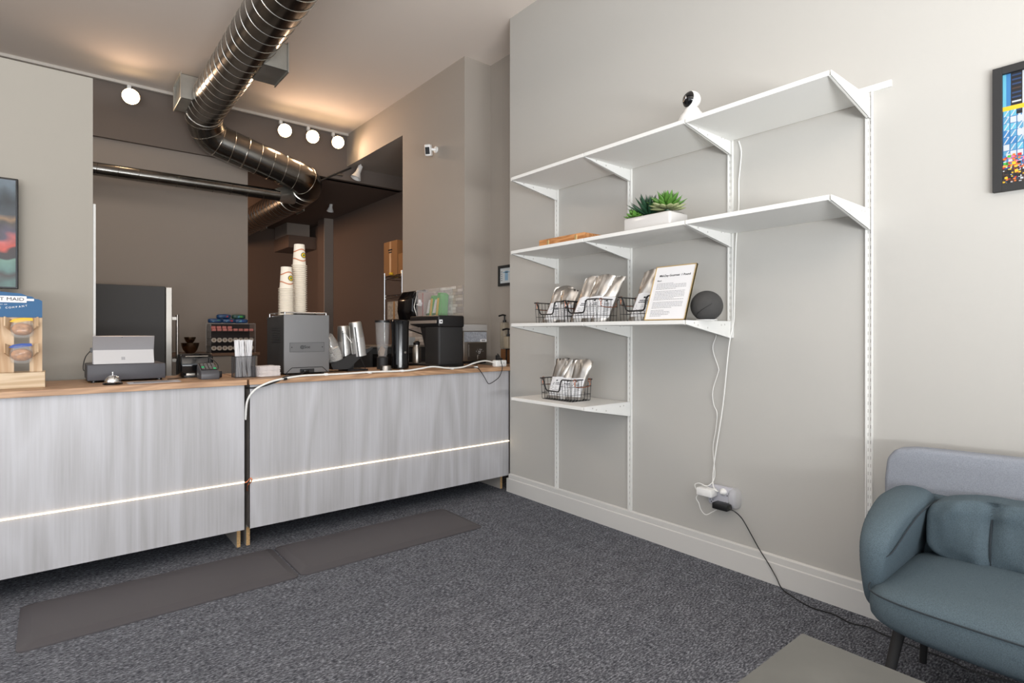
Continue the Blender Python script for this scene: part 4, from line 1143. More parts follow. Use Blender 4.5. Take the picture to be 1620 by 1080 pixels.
for i in range(32):
    xb = x0+0.012+rr.random()*0.076; yb_ = y0+0.010+rr.random()*0.06
    xt_ = min(max(xb+rr.uniform(-0.035, 0.02), x0+0.012), x1-0.012); yt_ = y0+0.012+rr.random()*0.06
    d_ = Vector((xt_-xb, yt_-yb_, 0.200))
    if smesh is None:
        o = MB().box(-0.0042, 0.0042, -0.0012, 0.0012, 0, 0.205).build('wrapped_straw', M_paper); smesh = o.data
    else:
        o = bpy.data.objects.new('wrapped_straw', smesh); C.objects.link(o)
    o.location = (xb, yb_, ZT+0.005); o.rotation_euler = d_.to_track_quat('Z', 'Y').to_euler()
    tag(o, 'paper-wrapped white straw standing in the smoked acrylic box', 'straw', 'wrapped straws in the acrylic box')

# napkins
nme = None
for i in range(22):
    z = ZT+i*0.0026
    if nme is None:
        b = MB(); n = 8; G = []
        for j in range(n+1):
            row = []
            for k in range(n+1):
                u, v = j/n, k/n
                row.append((u*0.118-0.059, v*0.118-0.059, 0.0025*noise.noise(Vector((u*3, v*3, 2)))+0.004*max(0, u-0.8)))
            G.append(row)
        for lay in (0, 1):
            V = [[b.bm.verts.new((p[0], p[1], p[2]+lay*0.0019)) for p in row] for row in G]
            for j in range(n):
                for k in range(n): b.bm.faces.new([V[j][k], V[j+1][k], V[j+1][k+1], V[j][k+1]])
            if lay == 0: V0 = V
        for k in range(n):
            b.bm.faces.new([V0[k][0], V0[k+1][0], V[k+1][0], V[k][0]]); b.bm.faces.new([V0[k][n], V0[k+1][n], V[k+1][n], V[k][n]])
            b.bm.faces.new([V0[0][k], V0[0][k+1], V[0][k+1], V[0][k]]); b.bm.faces.new([V0[n][k], V0[n][k+1], V[n][k+1], V[n][k]])
        o = b.build('napkin', mat('napkin_print', (226, 218, 216), 0.9, nscale=70, namt=0.10)); nme = o.data
    else:
        o = bpy.data.objects.new('napkin', nme); C.objects.link(o)
    o.location = (-1.655+random.uniform(-.003, .003), 3.385+random.uniform(-.003, .003), z+0.003); o.rotation_euler = (0, 0, 0.12+random.uniform(-.06, .06))
    tag(o, 'folded white patterned napkin in the stack between straws and grey machine', 'napkin', 'stacked napkins by the grey machine')

# grey machine
t = thing('coffee_machine', 'boxy graphite coffee machine seen from behind with cups on top', 'coffee machine', (-1.41, 3.56, ZT))
X0, X1, Y0, Y1 = -1.552, -1.282, 3.385, 3.725
MB().box(X0, X1, Y0+0.012, Y1, ZT+0.006, 1.262, 0.006, 2).build('side_shell', M_blkm, t)
MB().box(X0, X1, Y0, Y0+0.0115, ZT+0.010, 1.272, 0.004, 2).build('back_panel', M_machine, t)
rim = MB(); rim.box(X0+0.02, X1-0.02, Y0+0.03, Y1-0.02, 1.262, 1.270, 0.003, 1)
for a_, b_ in (((X0+0.012, Y0+0.022), (X1-0.012, Y0+0.022)), ((X0+0.012, Y0+0.022), (X0+0.012, Y1-0.02)), ((X1-0.012, Y0+0.022), (X1-0.012, Y1-0.02)), ((X0+0.012, Y1-0.02), (X1-0.012, Y1-0.02))):
    rim.tube([(a_[0], a_[1], 1.284), (b_[0], b_[1], 1.284)], 0.004, 8)
for x in (X0+0.012, X1-0.012):
    for y in (Y0+0.022, Y1-0.02): rim.cyl((x, y, 1.26), (x, y, 1.284), 0.004, 8)
rim.build('cup_rail', M_chrome, t)
MB().lathe([(0, 0), (0.085, 0), (0.088, 0.012), (0.075, 0.020), (0, 0.022)], (X1-0.115, Y0+0.14, 1.266), 28).build('lid', M_blkg, t)
for k in range(7):
    MB().box(X0-0.0012, X0, Y0+0.07, Y0+0.23, 1.105+k*0.014, 1.110+k*0.014).build('vent_slot', M_blk, t)
pl = MB(); pl.box(X0+0.032, X1-0.032, Y0-0.0015, Y0, 1.050, 1.106, 0.0006, 1)
pl = pl.build('name_plate', mat('graphite_plate', (98, 98, 99), 0.45), t)
b = MB(); q = (X0+0.032, X1-0.032, 1.050, 1.106); e = 0.0012
b.box(q[0], q[1], Y0-0.002, Y0-0.0014, q[2], q[2]+e); b.box(q[0], q[1], Y0-0.002, Y0-0.0014, q[3]-e, q[3]); b.box(q[0], q[0]+e, Y0-0.002, Y0-0.0014, q[2], q[3]); b.box(q[1]-e, q[1], Y0-0.002, Y0-0.0014, q[2], q[3])
for x in (X0+0.044, X1-0.044): b.cyl((x, Y0-0.0025, 1.078), (x, Y0-0.001, 1.078), 0.0035, 10)
b.build('plate_outline', M_blk, pl)
text('lettering', '@Soe', 0.024, M_blk, pl, frame_mtx((-1.43, Y0-0.0022, 1.079), (1, 0, 0), (0, 0, 1)), bold=True)
b = MB(); b.tube([(X0+0.012, Y0-0.001, ZT+0.012), (X0+0.044, Y0-0.001, 0.957), (X1-0.044, Y0-0.001, 0.957), (X1-0.012, Y0-0.001, ZT+0.012)], 0.0022, 6)
b.build('recess_outline', M_blk, t)
MB().box(-1.46, -1.375, Y0-0.0015, Y0, 0.925, 0.949).build('power_inlet', M_blk, t)
MB().box(-1.445, -1.415, Y0-0.028, Y0-0.001, 0.929, 0.944, 0.003, 2).build('inlet_plug', M_blkg, t)
for x in (X0+0.03, X1-0.03):
    for y in (Y0+0.04, Y1-0.04): MB().cyl((x, y, ZT), (x, y, ZT+0.008), 0.014, 12).build('foot', M_blk, t)

# upside-down nested paper cups
def cup_body(name='cup'):
    b = MB(); b.lathe([(0.0, 0.130), (0.028, 0.130), (0.0300, 0.134), (0.0312, 0.132), (0.0392, 0.0040), (0.0455, 0.0038), (0.0474, 0.0020), (0.0460, 0.0), (0.0385, 0.0), (0.0285, 0.127), (0, 0.127)], (0, 0, 0), 28)
    return b
cupme = None
def cup(x, y, z, lab, grp, top=False):
    global cupme
    if top:
        t = thing('paper_cup', lab, 'paper cup', (x, y, z), 0, grp)
        cup_body().build('cup_wall', M_cup, t, local=True)
        b = MB(); n = 40
        def rad(zz): return 0.0392-(zz-0.004)*0.0627+0.0006
        for band, (zc_, am, m_) in enumerate(((0.086, 0.014, 0), (0.044, -0.014, 0))):
            V = []
            for i in range(n+1):
                a = 2*PI*i/n; w_ = math.cos(a-math.radians(-80)); zc2 = zc_+am*max(0, w_)**2*1.1
                V.append([b.bm.verts.new((rad(zc2+d)*math.cos(a), rad(zc2+d)*math.sin(a), zc2+d)) for d in (-0.0036, 0.0036)])
            for i in range(n): b.bm.faces.new([V[i][0], V[i+1][0], V[i+1][1], V[i][1]])
        b.build('printed_band', mat('tan_band_print', (190, 120, 84), 0.7), t, local=True)
        a0 = math.radians(-62); b = MB()
        for rr_, mi in ((0.0205, 0), (0.016, 1), (0.008, 2)):
            b.mi = mi; V = []
            for k in range(20):
                an = 2*PI*k/20; da = rr_*math.cos(an)/0.037; zz = 0.065+rr_*math.sin(an)*0.85; r_ = rad(zz)+0.0004+0.0002*mi
                V.append(b.bm.verts.new((r_*math.cos(a0+da), r_*math.sin(a0+da), zz)))
            cen = b.bm.verts.new(((rad(0.065)+0.0006+0.0004*mi)*math.cos(a0), (rad(0.065)+0.0006+0.0004*mi)*math.sin(a0), 0.065))
            for k in range(20):
                f = b.bm.faces.new([V[k], V[(k+1) % 20], cen]); f.material_index = mi
        b.build('oval_emblem', [mat('olive_print', (70, 84, 50), 0.7), M_yellow, mat('leaf_green_print', (80, 130, 90), 0.7)], t, local=True)
        return
    if cupme is None:
        o = cup_body().build('paper_cup', M_cup); cupme = o.data
    else:
        o = bpy.data.objects.new('paper_cup', cupme); C.objects.link(o)
    o.location = (x, y, z); tag(o, lab, 'paper cup', grp)
def stack(x, y, z, n, step, which):
    for i in range(n):
        top = i == n-1
        cup(x, y, z+i*step, ('printed top cup of the %s stack on the graphite machine' % which) if top else ('cream paper cup nested below the top of the %s stack' % which), 'paper cups in the %s stack' % which, top)
stack(-1.502, 3.50, 1.2715, 17, 0.0098, 'shorter left')
stack(-1.405, 3.56, 1.289, 25, 0.0122, 'taller right')

# angled lid rack with foil-wrapped lid stacks
t = thing('lid_rack', 'black angled lid rack right of the graphite machine', 'rack', (-1.06, 3.55, ZT))
MB().box(-1.13, -0.99, 3.46, 3.62, ZT, ZT+0.012, 0.003, 1).build('rack_base', M_blk, t)
b = MB(); b.prism([(-1.235, 0.955), (-1.235, 0.968), (-0.965, 1.068), (-0.950, 1.062), (-1.06, 0.985), (-1.12, 0.93), (-1.22, 0.93)], 1, 3.47, 3.61)
b.build('angled_plate', M_blkm, t)
b = MB(); b.prism([(-1.10, ZT+0.01), (-1.11, 0.97), (-1.05, 0.99), (-1.06, ZT+0.01)], 1, 3.535, 3.545); b.tube([(-1.035, 3.48, 1.0), (-1.0, 3.48, ZT+0.01)], 0.002, 6)
b.build('support', M_blk, t)
def lid_tube(cx, cy, zb, tilt, R, h, lab):
    t = thing('lid_sleeve', lab, 'lid stack', (cx, cy, zb), 0, 'silver sleeves of cup lids')
    mx = Matrix.Translation((cx, cy, zb)) @ Matrix.Rotation(tilt, 4, 'Y')
    b = MB(); b.lathe([(R, 0), (R, h*0.55), (R*0.86, h*0.97), (R*0.80, h), (0, h)], (0, 0, 0), 36, mtx=mx)
    b.build('sleeve', mat('brushed_silver_film', (196, 194, 190), 0.28, 0.85, nscale=20, namt=0.1, stretch=(1, 1, 0.1)), t)
    a0 = math.radians(-118)
    s = MB(); s.box(R*0.985, R*1.03, -0.0045, 0.0045, h*0.0, h*0.86, mtx=mx @ Matrix.Rotation(a0, 4, 'Z'))
    s.build('slot', M_blk, t)
    r = MB()
    for k in range(16):
        z = 0.004+k*h*0.034
        pts = [mx @ Vector((R*1.005*math.cos(a), R*1.005*math.sin(a), z)) for a in [a0+0.15+j*(2*PI-0.3)/30 for j in range(31)]]
        r.tube(pts, 0.0010, 4)
    r.build('lid_edges', mat('pale_lid_edge', (224, 224, 226), 0.3), t, kind='stuff')
lid_tube(-1.035, 3.50, 1.012, math.radians(-8), 0.046, 0.225, 'front silver sleeve of cup lids on the black angled rack')
lid_tube(-1.100, 3.575, 0.985, math.radians(-4), 0.042, 0.225, 'rear silver sleeve of cup lids on the black angled rack')
# clear lids in a bag
t = thing('lid_bag', 'crumpled clear bag of white lids leaning beside the graphite machine', 'bag', (-1.175, 3.52, 0.955))
mx = Matrix.Translation((-1.175, 3.52, 0.965)) @ Matrix.Rotation(math.radians(-22), 4, 'Y')
b = MB()
for k in range(12): b.lathe([(0.0, k*0.009), (0.044, k*0.009), (0.045, k*0.009+0.004), (0.036, k*0.009+0.008), (0, k*0.009+0.008)], (0, 0, 0), 24, mtx=mx)
b.build('lids', mat('white_lid', (222, 220, 218), 0.35), t)
def crump(co):
    n_ = noise.noise(co*38)*0.010+noise.noise(co*80)*0.005
    return co+Vector((n_, n_*0.5, n_))
MB().sell((0, 0, 0.09), (0.050, 0.050, 0.11), (1.0, 0.7), 32, 24, lambda co: crump(co), mtx=mx).build('crumpled_film', mat('crumpled_clear_film', (210, 208, 204), 0.12, 0.3, alpha=0.45), t)
cable([(-1.165, 3.46, 1.17), (-1.15, 3.455, 1.155), (-1.11, 3.45, 1.10)], 0.003, M_cord, 'white straw-thin wrapper edge leaning beside the lid bag')

# tall glossy black cylinder, jar and tin
t = thing('airpot', 'tall glossy black cylindrical grinder body on the counter', 'grinder', (-0.742, 3.49, ZT))
MB().lathe([(0, 0), (0.055, 0), (0.060, 0.006), (0.058, 0.10), (0.060, 0.30), (0.064, 0.330), (0.060, 0.336), (0, 0.338)], (-0.742, 3.49, ZT), 36).build('cylinder_body', M_blkg, t)
MB().cyl((-0.735, 3.43, 1.03), (-0.735, 3.4285, 1.03), 0.008, 14).build('round_badge', M_ss, t)
t = thing('glass_hopper', 'clear glass jar with black lid left of the black cylinder', 'jar', (-0.84, 3.56, 1.0))
MB().lathe([(0.0, 0.0), (0.030, 0.0), (0.044, 0.10), (0.050, 0.235), (0.047, 0.235), (0.041, 0.10), (0.027, 0.004), (0, 0.004)], (-0.84, 3.56, 1.0), 28).build('jar_wall', mat('clear_glass', (200, 200, 200), 0.05, alpha=0.13), t)
MB().lathe([(0, 0), (0.052, 0), (0.052, 0.014), (0, 0.016)], (-0.84, 3.56, 1.235), 28).build('jar_lid', M_blk, t)
MB().lathe([(0, 0), (0.038, 0), (0.038, 0.080), (0.028, 0.084), (0, 0.084)], (-0.84, 3.56, ZT), 24).build('jar_stand', M_blkm, t)
MB().prism([(-0.862, 1.0042), (-0.836, 1.0042), (-0.826, 1.05), (-0.845, 1.07), (-0.866, 1.03)], 1, 3.545, 3.575).build('scoop', mat('beige_scoop', (150, 132, 116), 0.6), t)
o = MB().lathe([(0, 0), (0.040, 0), (0.034, 0.030), (0, 0.032)], (-0.885, 3.42, ZT), 24).build('metal_dish', M_ss); tag(center(o), 'small upturned steel dish left of the black cylinder', 'dish')

# big black coffee grinder / brewer
t = thing('coffee_brewer', 'large matt black brewer with a steel band near the wall', 'brewer', (-0.25, 3.62, ZT))
bx0, bx1 = -0.475, -0.205
MB().box(bx0+0.05, bx1, 3.50, 3.70, ZT+0.004, 1.215, 0.018, 4).build('tower', M_blkm, t)
MB().prism([(3.495, 1.205), (3.495, 1.292), (3.92, 1.292), (3.92, 1.225), (3.80, 1.205)], 0, bx0+0.045, bx1+0.004, 0.012, 3).build('brew_head', M_blk, t)
b = MB(); b.box(bx0+0.040, bx0+0.0448, 3.52, 3.90, 1.234, 1.256); b.build('steel_band', mat('satin_steel_band', (170, 158, 148), 0.5, 0.4), t)
b = MB().box(bx0+0.052, bx0+0.080, 3.4935, 3.4948, 1.232, 1.260).build('white_sticker', M_paper, t)
MB().cyl((bx0+0.068, 3.4932, 1.246), (bx0+0.068, 3.4936, 1.246), 0.006, 10).build('sticker_dot', M_inkd, b)
MB().prism([(3.70, 1.205), (3.78, 1.205), (3.70, 1.03)], 0, bx0+0.06, bx1-0.005).build('neck', M_blk, t)
MB().box(bx0+0.04, bx1-0.01, 3.48, 3.95, ZT, ZT+0.016, 0.004, 1).build('drip_base', M_blk, t)
MB().lathe([(0, 0), (0.030, 0), (0.032, 0.01), (0.032, 0.11), (0.024, 0.125), (0.024, 0.14), (0, 0.142)], (bx0+0.045, 3.81, ZT+0.016), 28).build('steel_carafe', M_ss, t)
MB().lathe([(0.024, 0.1405), (0.027, 0.158), (0.015, 0.17), (0, 0.171)], (bx0+0.045, 3.81, ZT+0.016), 20).build('carafe_lid', M_blk, t)

# ice machine
t = thing('ice_maker', 'small stainless ice maker in the alcove corner', 'ice maker', (0.05, 3.77, ZT))
MB().box(-0.066, 0.165, 3.705, 3.765, ZT+0.02, 1.175, 0.005, 2).build('machine_body', M_ss, t)
MB().box(-0.070, 0.168, 3.700, 3.768, 1.177, 1.232, 0.006, 2).build('lid', mat('light_grey_lid', (176, 174, 172), 0.3), t)
MB().box(-0.060, 0.160, 3.700, 3.7045, 1.090, 1.172).build('control_panel', mat('printed_silver_panel', (156, 160, 168), 0.4, nscale=90, namt=0.25), t)
b = MB().box(0.095, 0.158, 3.6985, 3.6998, 1.090, 1.112).build('white_label', M_paper, t)
s = MB()
for k in range(9): s.box(0.108+k*0.0042, 0.1102+k*0.0042, 3.6980, 3.6985, 1.095, 1.107)
s.build('label_bars', M_inkd, b)
MB().box(-0.028, 0.160, 3.7015, 3.7045, ZT+0.03, 1.080, 0.001, 1).build('dark_door', mat('dark_steel_door', (104, 98, 92), 0.35, 0.8), t)
MB().box(-0.018, -0.010, 3.698, 3.7014, 0.97, 1.070, 0.001, 1).build('handle_strip', M_chrome, t)
s = MB(); rr = random.Random(9)
for k in range(34):
    a = rr.random()*2*PI; r_ = 0.006+0.030*rr.random(); x, z = 0.090+r_*math.cos(a), 1.015+r_*math.sin(a)*0.95
    s.box(x-0.0028, x+0.0028, 3.7002, 3.7014, z-0.0008, z+0.0008, mtx=Matrix.Translation((x, 0, z)) @ Matrix.Rotation(rr.random()*3, 4, 'Y') @ Matrix.Translation((-x, 0, -z)))
s.build('frost_pattern', M_paper, t, kind='stuff')
MB().box(0.068, 0.076, 3.6995, 3.7014, 0.952, 0.985).build('small_lever', M_chrome, t)
MB().box(-0.060, 0.160, 3.71, 3.76, ZT, ZT+0.02).build('plinth', M_blk, t)

# power strip, white cable, black loop
t = thing('power_strip', 'short white power strip on the worktop at the wall end', 'power strip', (-0.035, 3.265, ZT))
MB().box(-0.100, 0.0, 3.235, 3.285, ZT, 0.963, 0.008, 3).build('strip_body', M_wht, t)
s = MB()
for x in (-0.055, -0.030): s.box(x-0.004, x-0.002, 3.2345, 3.2352, 0.938, 0.945); s.box(x+0.002, x+0.004, 3.2345, 3.2352, 0.938, 0.945)
s.build('socket_holes', M_inkd, t, kind='stuff')
o = MB().box(-0.083, -0.062, 3.245, 3.268, 0.9635, 1.000, 0.004, 2).build('cord_plug', M_blk); tag(center(o), 'black plug standing on the white power strip', 'plug')
o = MB().box(-0.048, -0.030, 3.248, 3.270, 0.9635, 0.978, 0.003, 2).build('cord_plug', M_blk); tag(center(o), 'low black plug at the right end of the white power strip', 'plug')
cable([(-1.800, 3.230, 0.70), (-1.800, 3.208, 0.783), (-1.789, 3.198, 0.825), (-1.765, 3.190, 0.858), (-1.732, 3.186, 0.880), (-1.675, 3.186, 0.901), (-1.600, 3.192, 0.914), (-1.505, 3.204, 0.9215), (-1.397, 3.208, 0.9215), (-1.264, 3.208, 0.9215), (-1.083, 3.210, 0.924), (-0.867, 3.205, 0.9215), (-0.753, 3.200, 0.931), (-0.658, 3.200, 0.940), (-0.524, 3.200, 0.925), (-0.406, 3.21, 0.928), (-0.299, 3.225, 0.952), (-0.188, 3.25, 0.962), (-0.100, 3.262, 0.945)],
      0.0055, M_cord, 'thick white cable clipped along the front edge of the right worktop')
for i, x in enumerate((-1.37, -1.10, -0.88, -0.50, -0.30)):
    o = MB().box(x-0.011, x+0.011, 3.197, 3.222, ZT+0.0, ZT+0.0145, 0.003, 1).build('cable_clip', M_wht)
    tag(center(o), 'white cable clip on the worktop edge, %s' % ['below the graphite machine', 'below the lid rack', 'below the black cylinder', 'below the black brewer', 'below the ice maker'][i], 'clip', 'white clips along the worktop edge')
o = MB().tube([(-1.615, 3.186, 0.909), (-1.598, 3.188, 0.911)], 0.0075, 8).build('cable_tie', M_blk); tag(center(o), 'black tie round the white cable at the graphite machine', 'cable tie')
cable([(-1.797, 3.235, 0.868), (-1.767, 3.205, 0.869), (-1.733, 3.193, 0.874), (-1.693, 3.190, 0.884), (-1.640, 3.192, 0.902), (-1.60, 3.20, 0.9215), (-1.50, 3.30, 0.92), (-1.44, 3.352, 0.934)], 0.004, M_blk, 'black power lead running under the white cable into the counter gap')
cable([(-0.52, 3.30, 0.921), (-0.42, 3.24, 0.921), (-0.363, 3.205, 0.924), (-0.30, 3.190, 0.918), (-0.270, 3.184, 0.885), (-0.244, 3.182, 0.849), (-0.215, 3.182, 0.808), (-0.195, 3.182, 0.804), (-0.160, 3.182, 0.818), (-0.114, 3.184, 0.845), (-0.085, 3.186, 0.895), (-0.082, 3.19, 0.93), (-0.086, 3.21, 0.985), (-0.078, 3.245, 1.010), (-0.073, 3.256, 1.000)],
      0.0026, M_blk, 'thin black cord looping down over the counter front below the power strip')
cable([(-0.05, 3.70, 0.922), (-0.12, 3.45, 0.921), (-0.20, 3.36, 0.945), (-0.24, 3.34, 0.945), (-0.30, 3.36, 0.921), (-0.40, 3.40, 0.921)], 0.003, M_blk, 'tangled black cord on the worktop before the ice maker')

# soap bottles in the alcove corner
def pump(x, y, z, h, m, lab, dirx):
    t = thing('pump_bottle', lab, 'bottle', (x, y, z))
    MB().box(x-0.028, x+0.028, y-0.028, y+0.028, z, z+h, 0.008, 3).build('bottle_body', m, t)
    MB().lathe([(0.014, 0), (0.014, 0.018), (0.006, 0.020), (0.006, 0.06), (0, 0.06)], (x, y, z+h), 16).build('pump_neck', M_blk, t)
    MB().tube([(x+0.01, y, z+h+0.058), (x-0.02*abs(dirx), y, z+h+0.062), (x+dirx*0.06, y, z+h+0.052)], 0.007, 8).build('spout', M_blk, t)
# bottles stand on a small box near the wall end
t = thing('wooden_crate', 'small dark-edged wooden box at the worktop wall end', 'box', (0.275, 3.50, ZT))
sh = MB().box(0.16, 0.328, 3.24, 3.62, 0.885, ZT).build('wall_ledge', M_oak); tag(center(sh), 'narrow oak ledge between the right counter and the alcove wall', 'ledge')
b = MB(); b.box(0.235, 0.325, 3.54, 3.61, ZT, 1.03, 0.002, 1); b.build('box_body', mat('amber_wood', (120, 78, 44), 0.5), t)
b = MB()
for xx in (0.232, 0.320): b.box(xx, xx+0.008, 3.532, 3.540, ZT, 1.034)
b.box(0.232, 0.328, 3.532, 3.540, 1.028, 1.034); b.box(0.232, 0.328, 3.532, 3.540, ZT, ZT+0.006)
b.build('black_edging', M_blkm, t)
pump(0.285, 3.572, 1.0345, 0.10, mat('beige_label_bottle', (170, 158, 136), 0.4), 'short pump bottle with beige label on the small wooden box', -1)
o = MB().lathe([(0, 0), (0.02, 0), (0.02, 0.02), (0.008, 0.03), (0.008, 0.04), (0, 0.04)], (0.2, 3.30, ZT), 16).build('bottle_cap', M_blk); tag(center(o), 'small black bottle cap on the oak ledge', 'cap')
pump(0.300, 3.66-0.02, 1.0345+0.0, 0.0+0.215, mat('clear_soap', (190, 180, 160), 0.1, alpha=0.5), 'tall clear pump bottle behind the short one by the wall', -1)

# ------------------------------------------------------------------ back bar, kitchen and store
t = thing('fridge', 'dark grey sided fridge with stainless door edge behind the tablet', 'fridge', (-2.2, 5.55, 0))
MB().box(-2.62, -1.905, 5.20, 5.88, 0.02, 1.532, 0.004, 1).build('cabinet', M_fridge, t)
MB().box(-1.903, -1.858, 5.20, 5.88, 0.03, 1.528, 0.004, 1).build('door', M_ss, t)
hd_ = MB(); hd_.cyl((-1.815, 5.25, 0.90), (-1.815, 5.25, 1.31), 0.011, 12)
for z in (0.94, 1.28): hd_.box(-1.858, -1.815, 5.242, 5.258, z-0.012, z+0.012)
hd_.build('handle', M_ss, t)
for x in (-2.58, -1.95):
    for y in (5.25, 5.83): MB().cyl((x, y, 0), (x, y, 0.02), 0.02, 10).build('foot', M_blk, t)
o = MB().box(-1.857, -1.852, 5.24, 5.33, 1.02, 1.14, 0.001, 1).build('control_plate', M_blkm); o.parent = None
for v in o.data.vertices: pass
tag(center(o), 'small dark control plate on the fridge door edge', 'control panel')

t = thing('back_cabinet', 'beige half-height cabinet with brown top behind the card terminal', 'cabinet', (-1.5, 5.83, 0))
MB().box(-1.84, -1.115, 5.58, 6.08, 0.0, 0.955).build('cabinet_body', mat('beige_cabinet', (150, 140, 130), 0.6), t)
MB().box(-1.85, -1.095, 5.56, 6.10, 0.956, 0.980, 0.002, 1).build('cabinet_top', mat('brown_top', (112, 82, 60), 0.5), t)
def bowl(x, y, z, R, H, lab):
    o = MB().lathe([(0, 0), (R*0.45, 0), (R*0.75, H*0.3), (R*0.95, H*0.75), (R, H), (R*1.03, H), (R*0.97, H*0.97), (R*0.9, H*0.7), (R*0.7, H*0.32), (R*0.4, 0.005), (0, 0.004)], (x, y, z), 32).build('mixing_bowl', M_bowl)
    tag(center(o), lab, 'bowl')
bowl(-1.640, 5.75, 0.9805, 0.074, 0.092, 'larger bronze steel bowl on the beige cabinet')
bowl(-1.642, 5.75, 1.073, 0.048, 0.052, 'smaller bronze steel bowl resting on the larger one')

# pod display rack
t = thing('pod_rack', 'clear acrylic pod rack with three tiers on the beige cabinet', 'rack', (-1.32, 5.72, 0.981))
x0, x1 = -1.505, -1.125
b = MB(); b.box(x0, x0+0.005, 5.60, 5.80, 0.981, 1.250); b.box(x1-0.005, x1, 5.60, 5.80, 0.981, 1.250); b.box(x0, x1, 5.795, 5.80, 0.981, 1.250); b.box(x0, x1, 5.60, 5.80, 1.247, 1.251)
b.build('acrylic_case', M_clear, t)
b = MB()
for z in (0.981, 1.045, 1.118, 1.175): b.box(x0+0.005, x1-0.005, 5.61, 5.795, z, z+0.004)
b.build('tiers', mat('dark_tier', (58, 46, 42), 0.6), t)
MB().box(x0+0.005, x1-0.005, 5.789, 5.795, 0.985, 1.246).build('dark_back', mat('dark_tier', (58, 46, 42), 0.6), t)
pm = None
for z in (1.003, 1.076):
    for i in range(8):
        if pm is None:
            bb = MB(); mx = Matrix.Rotation(PI/2, 4, 'X')
            bb.lathe([(0, 0.0), (0.020, 0), (0.0215, 0.003), (0.0215, 0.006), (0.019, 0.006), (0.015, -0.035), (0, -0.036)], (0, 0, 0), 20, mtx=mx)
            o = bb.build('coffee_pod', mat('pale_foil_pod', (196, 184, 170), 0.4)); pm = o.data
        else:
            o = bpy.data.objects.new('coffee_pod', pm); C.objects.link(o)
        o.location = (x0+0.032+i*0.045, 5.625, z+0.0225-0.0005); row = 'lower' if z < 1.05 else 'upper'
        tag(o, 'round cream coffee pod in the %s pod row of the acrylic rack' % row, 'coffee pod', 'coffee pods in the %s row' % row)
        d = MB().cyl((0, -0.0062, 0), (0, -0.0068, 0), 0.009, 12).build('printed_dot', mat('tan_dot', (150, 128, 108), 0.6), o, local=True)
cm = None
for r_ in range(2):
    for i in range(8 if r_ == 0 else 4):
        if cm is None:
            o = MB().box(-0.018, 0.018, -0.012, 0.012, 0, 0.022, 0.003, 1).build('creamer_pack', [mat('creamer_red_white', (196, 120, 112), 0.6)]); cm = o.data
        else:
            o = bpy.data.objects.new('creamer_pack', cm); C.objects.link(o)
        o.location = (x0+0.032+i*0.045, 5.628+r_*0.02, 1.1795+r_*0.0225)
        tag(o, 'small red and white creamer pack on the top tier of the acrylic rack, %s layer' % ('front' if r_ == 0 else 'upper'), 'creamer', 'creamer packs %s layer' % ('front' if r_ == 0 else 'upper'))
for i in range(5):
    xx = [-1.455, -1.345, -1.240, -1.385, -1.26][i]; zz = 1.2515 if i < 3 else 1.292
    t = thing('snack_pack', ['blue snack pack with green print, left on the acrylic rack', 'blue snack pack with red print, middle on the acrylic rack', 'blue snack pack, right on the acrylic rack', 'upper blue snack pack with red top stacked left', 'upper dark green snack pack stacked right'][i], 'snack', (xx, 5.66, zz), 0, 'snack packs on the acrylic rack')
    def fn(co, k=i): return co+Vector((0, 0.004*noise.noise(co*40+Vector((k, 0, 0))), 0.003*noise.noise(co*30)))
    MB().sell((xx, 5.66, zz+0.021), (0.058, 0.034, 0.0205), (0.5, 0.45), 24, 12, fn).build('packet', mat('navy_snack_wrap', (30, 64, 104), 0.4) if i < 4 else mat('green_snack_wrap', (34, 70, 62), 0.4), t)
    MB().box(xx-0.028, xx+0.002, 5.6265, 5.629, zz+0.012, zz+0.030).build('printed_word', M_skyb, t)
    MB().box(xx+0.004, xx+0.030, 5.6265, 5.629, zz+0.014, zz+0.028).build('printed_flash', [M_green, M_red, mat('royal_blue_print', (28, 68, 150), 0.5), M_red, M_green][i], t)

# backbar with sink behind the cylinder
t = thing('back_bar', 'black under-counter unit with a thin steel top behind the brewer', 'cabinet', (-0.26, 4.65, 0))
MB().box(-0.545, 0.045, 4.38, 4.92, 0.0, 1.038, 0.004, 1).build('unit_body', M_blkm, t)
MB().box(-0.550, 0.045, 4.37, 4.92, 1.0385, 1.052, 0.002, 1).build('steel_top', M_ss, t)
for (a_, b_) in ((-0.525, -0.405), (-0.395, -0.275), (-0.265, -0.10)):
    MB().box(a_, b_, 4.374, 4.3795, 0.55, 0.985, 0.002, 1).build('glass_door', M_blkg, t)
t = thing('tap', 'small steel tap with a black lever on the back bar', 'tap', (-0.19, 4.45, 1.0525))
MB().tube(smooth_path([(-0.19, 4.45, 1.0525), (-0.19, 4.45, 1.19), (-0.17, 4.45, 1.21)], 4), 0.008, 10).build('spout', M_ss, t)
MB().tube([(-0.18, 4.45, 1.205), (0.0, 4.38, 1.135)], 0.006, 8).build('lever', M_blk, t)
o = MB().box(-0.155, -0.095, 4.42, 4.45, 1.0525, 1.125, 0.004, 1).build('soap_sponge_holder', mat('pale_grey_block', (170, 174, 176), 0.4)); tag(center(o), 'pale grey block standing on the back bar', 'holder')
for i in range(3):
    o = MB().lathe([(0, 0), (0.014, 0), (0.016, 0.026), (0.014, 0.026), (0.012, 0.003), (0, 0.003)], (-0.29+i*0.036, 4.43, 1.0525), 14).build('steel_cup', M_chrome); tag(center(o), 'tiny steel cup on the back bar, %s of three' % ['leftmost', 'middle', 'rightmost'][i], 'cup', 'tiny steel cups on the back bar')

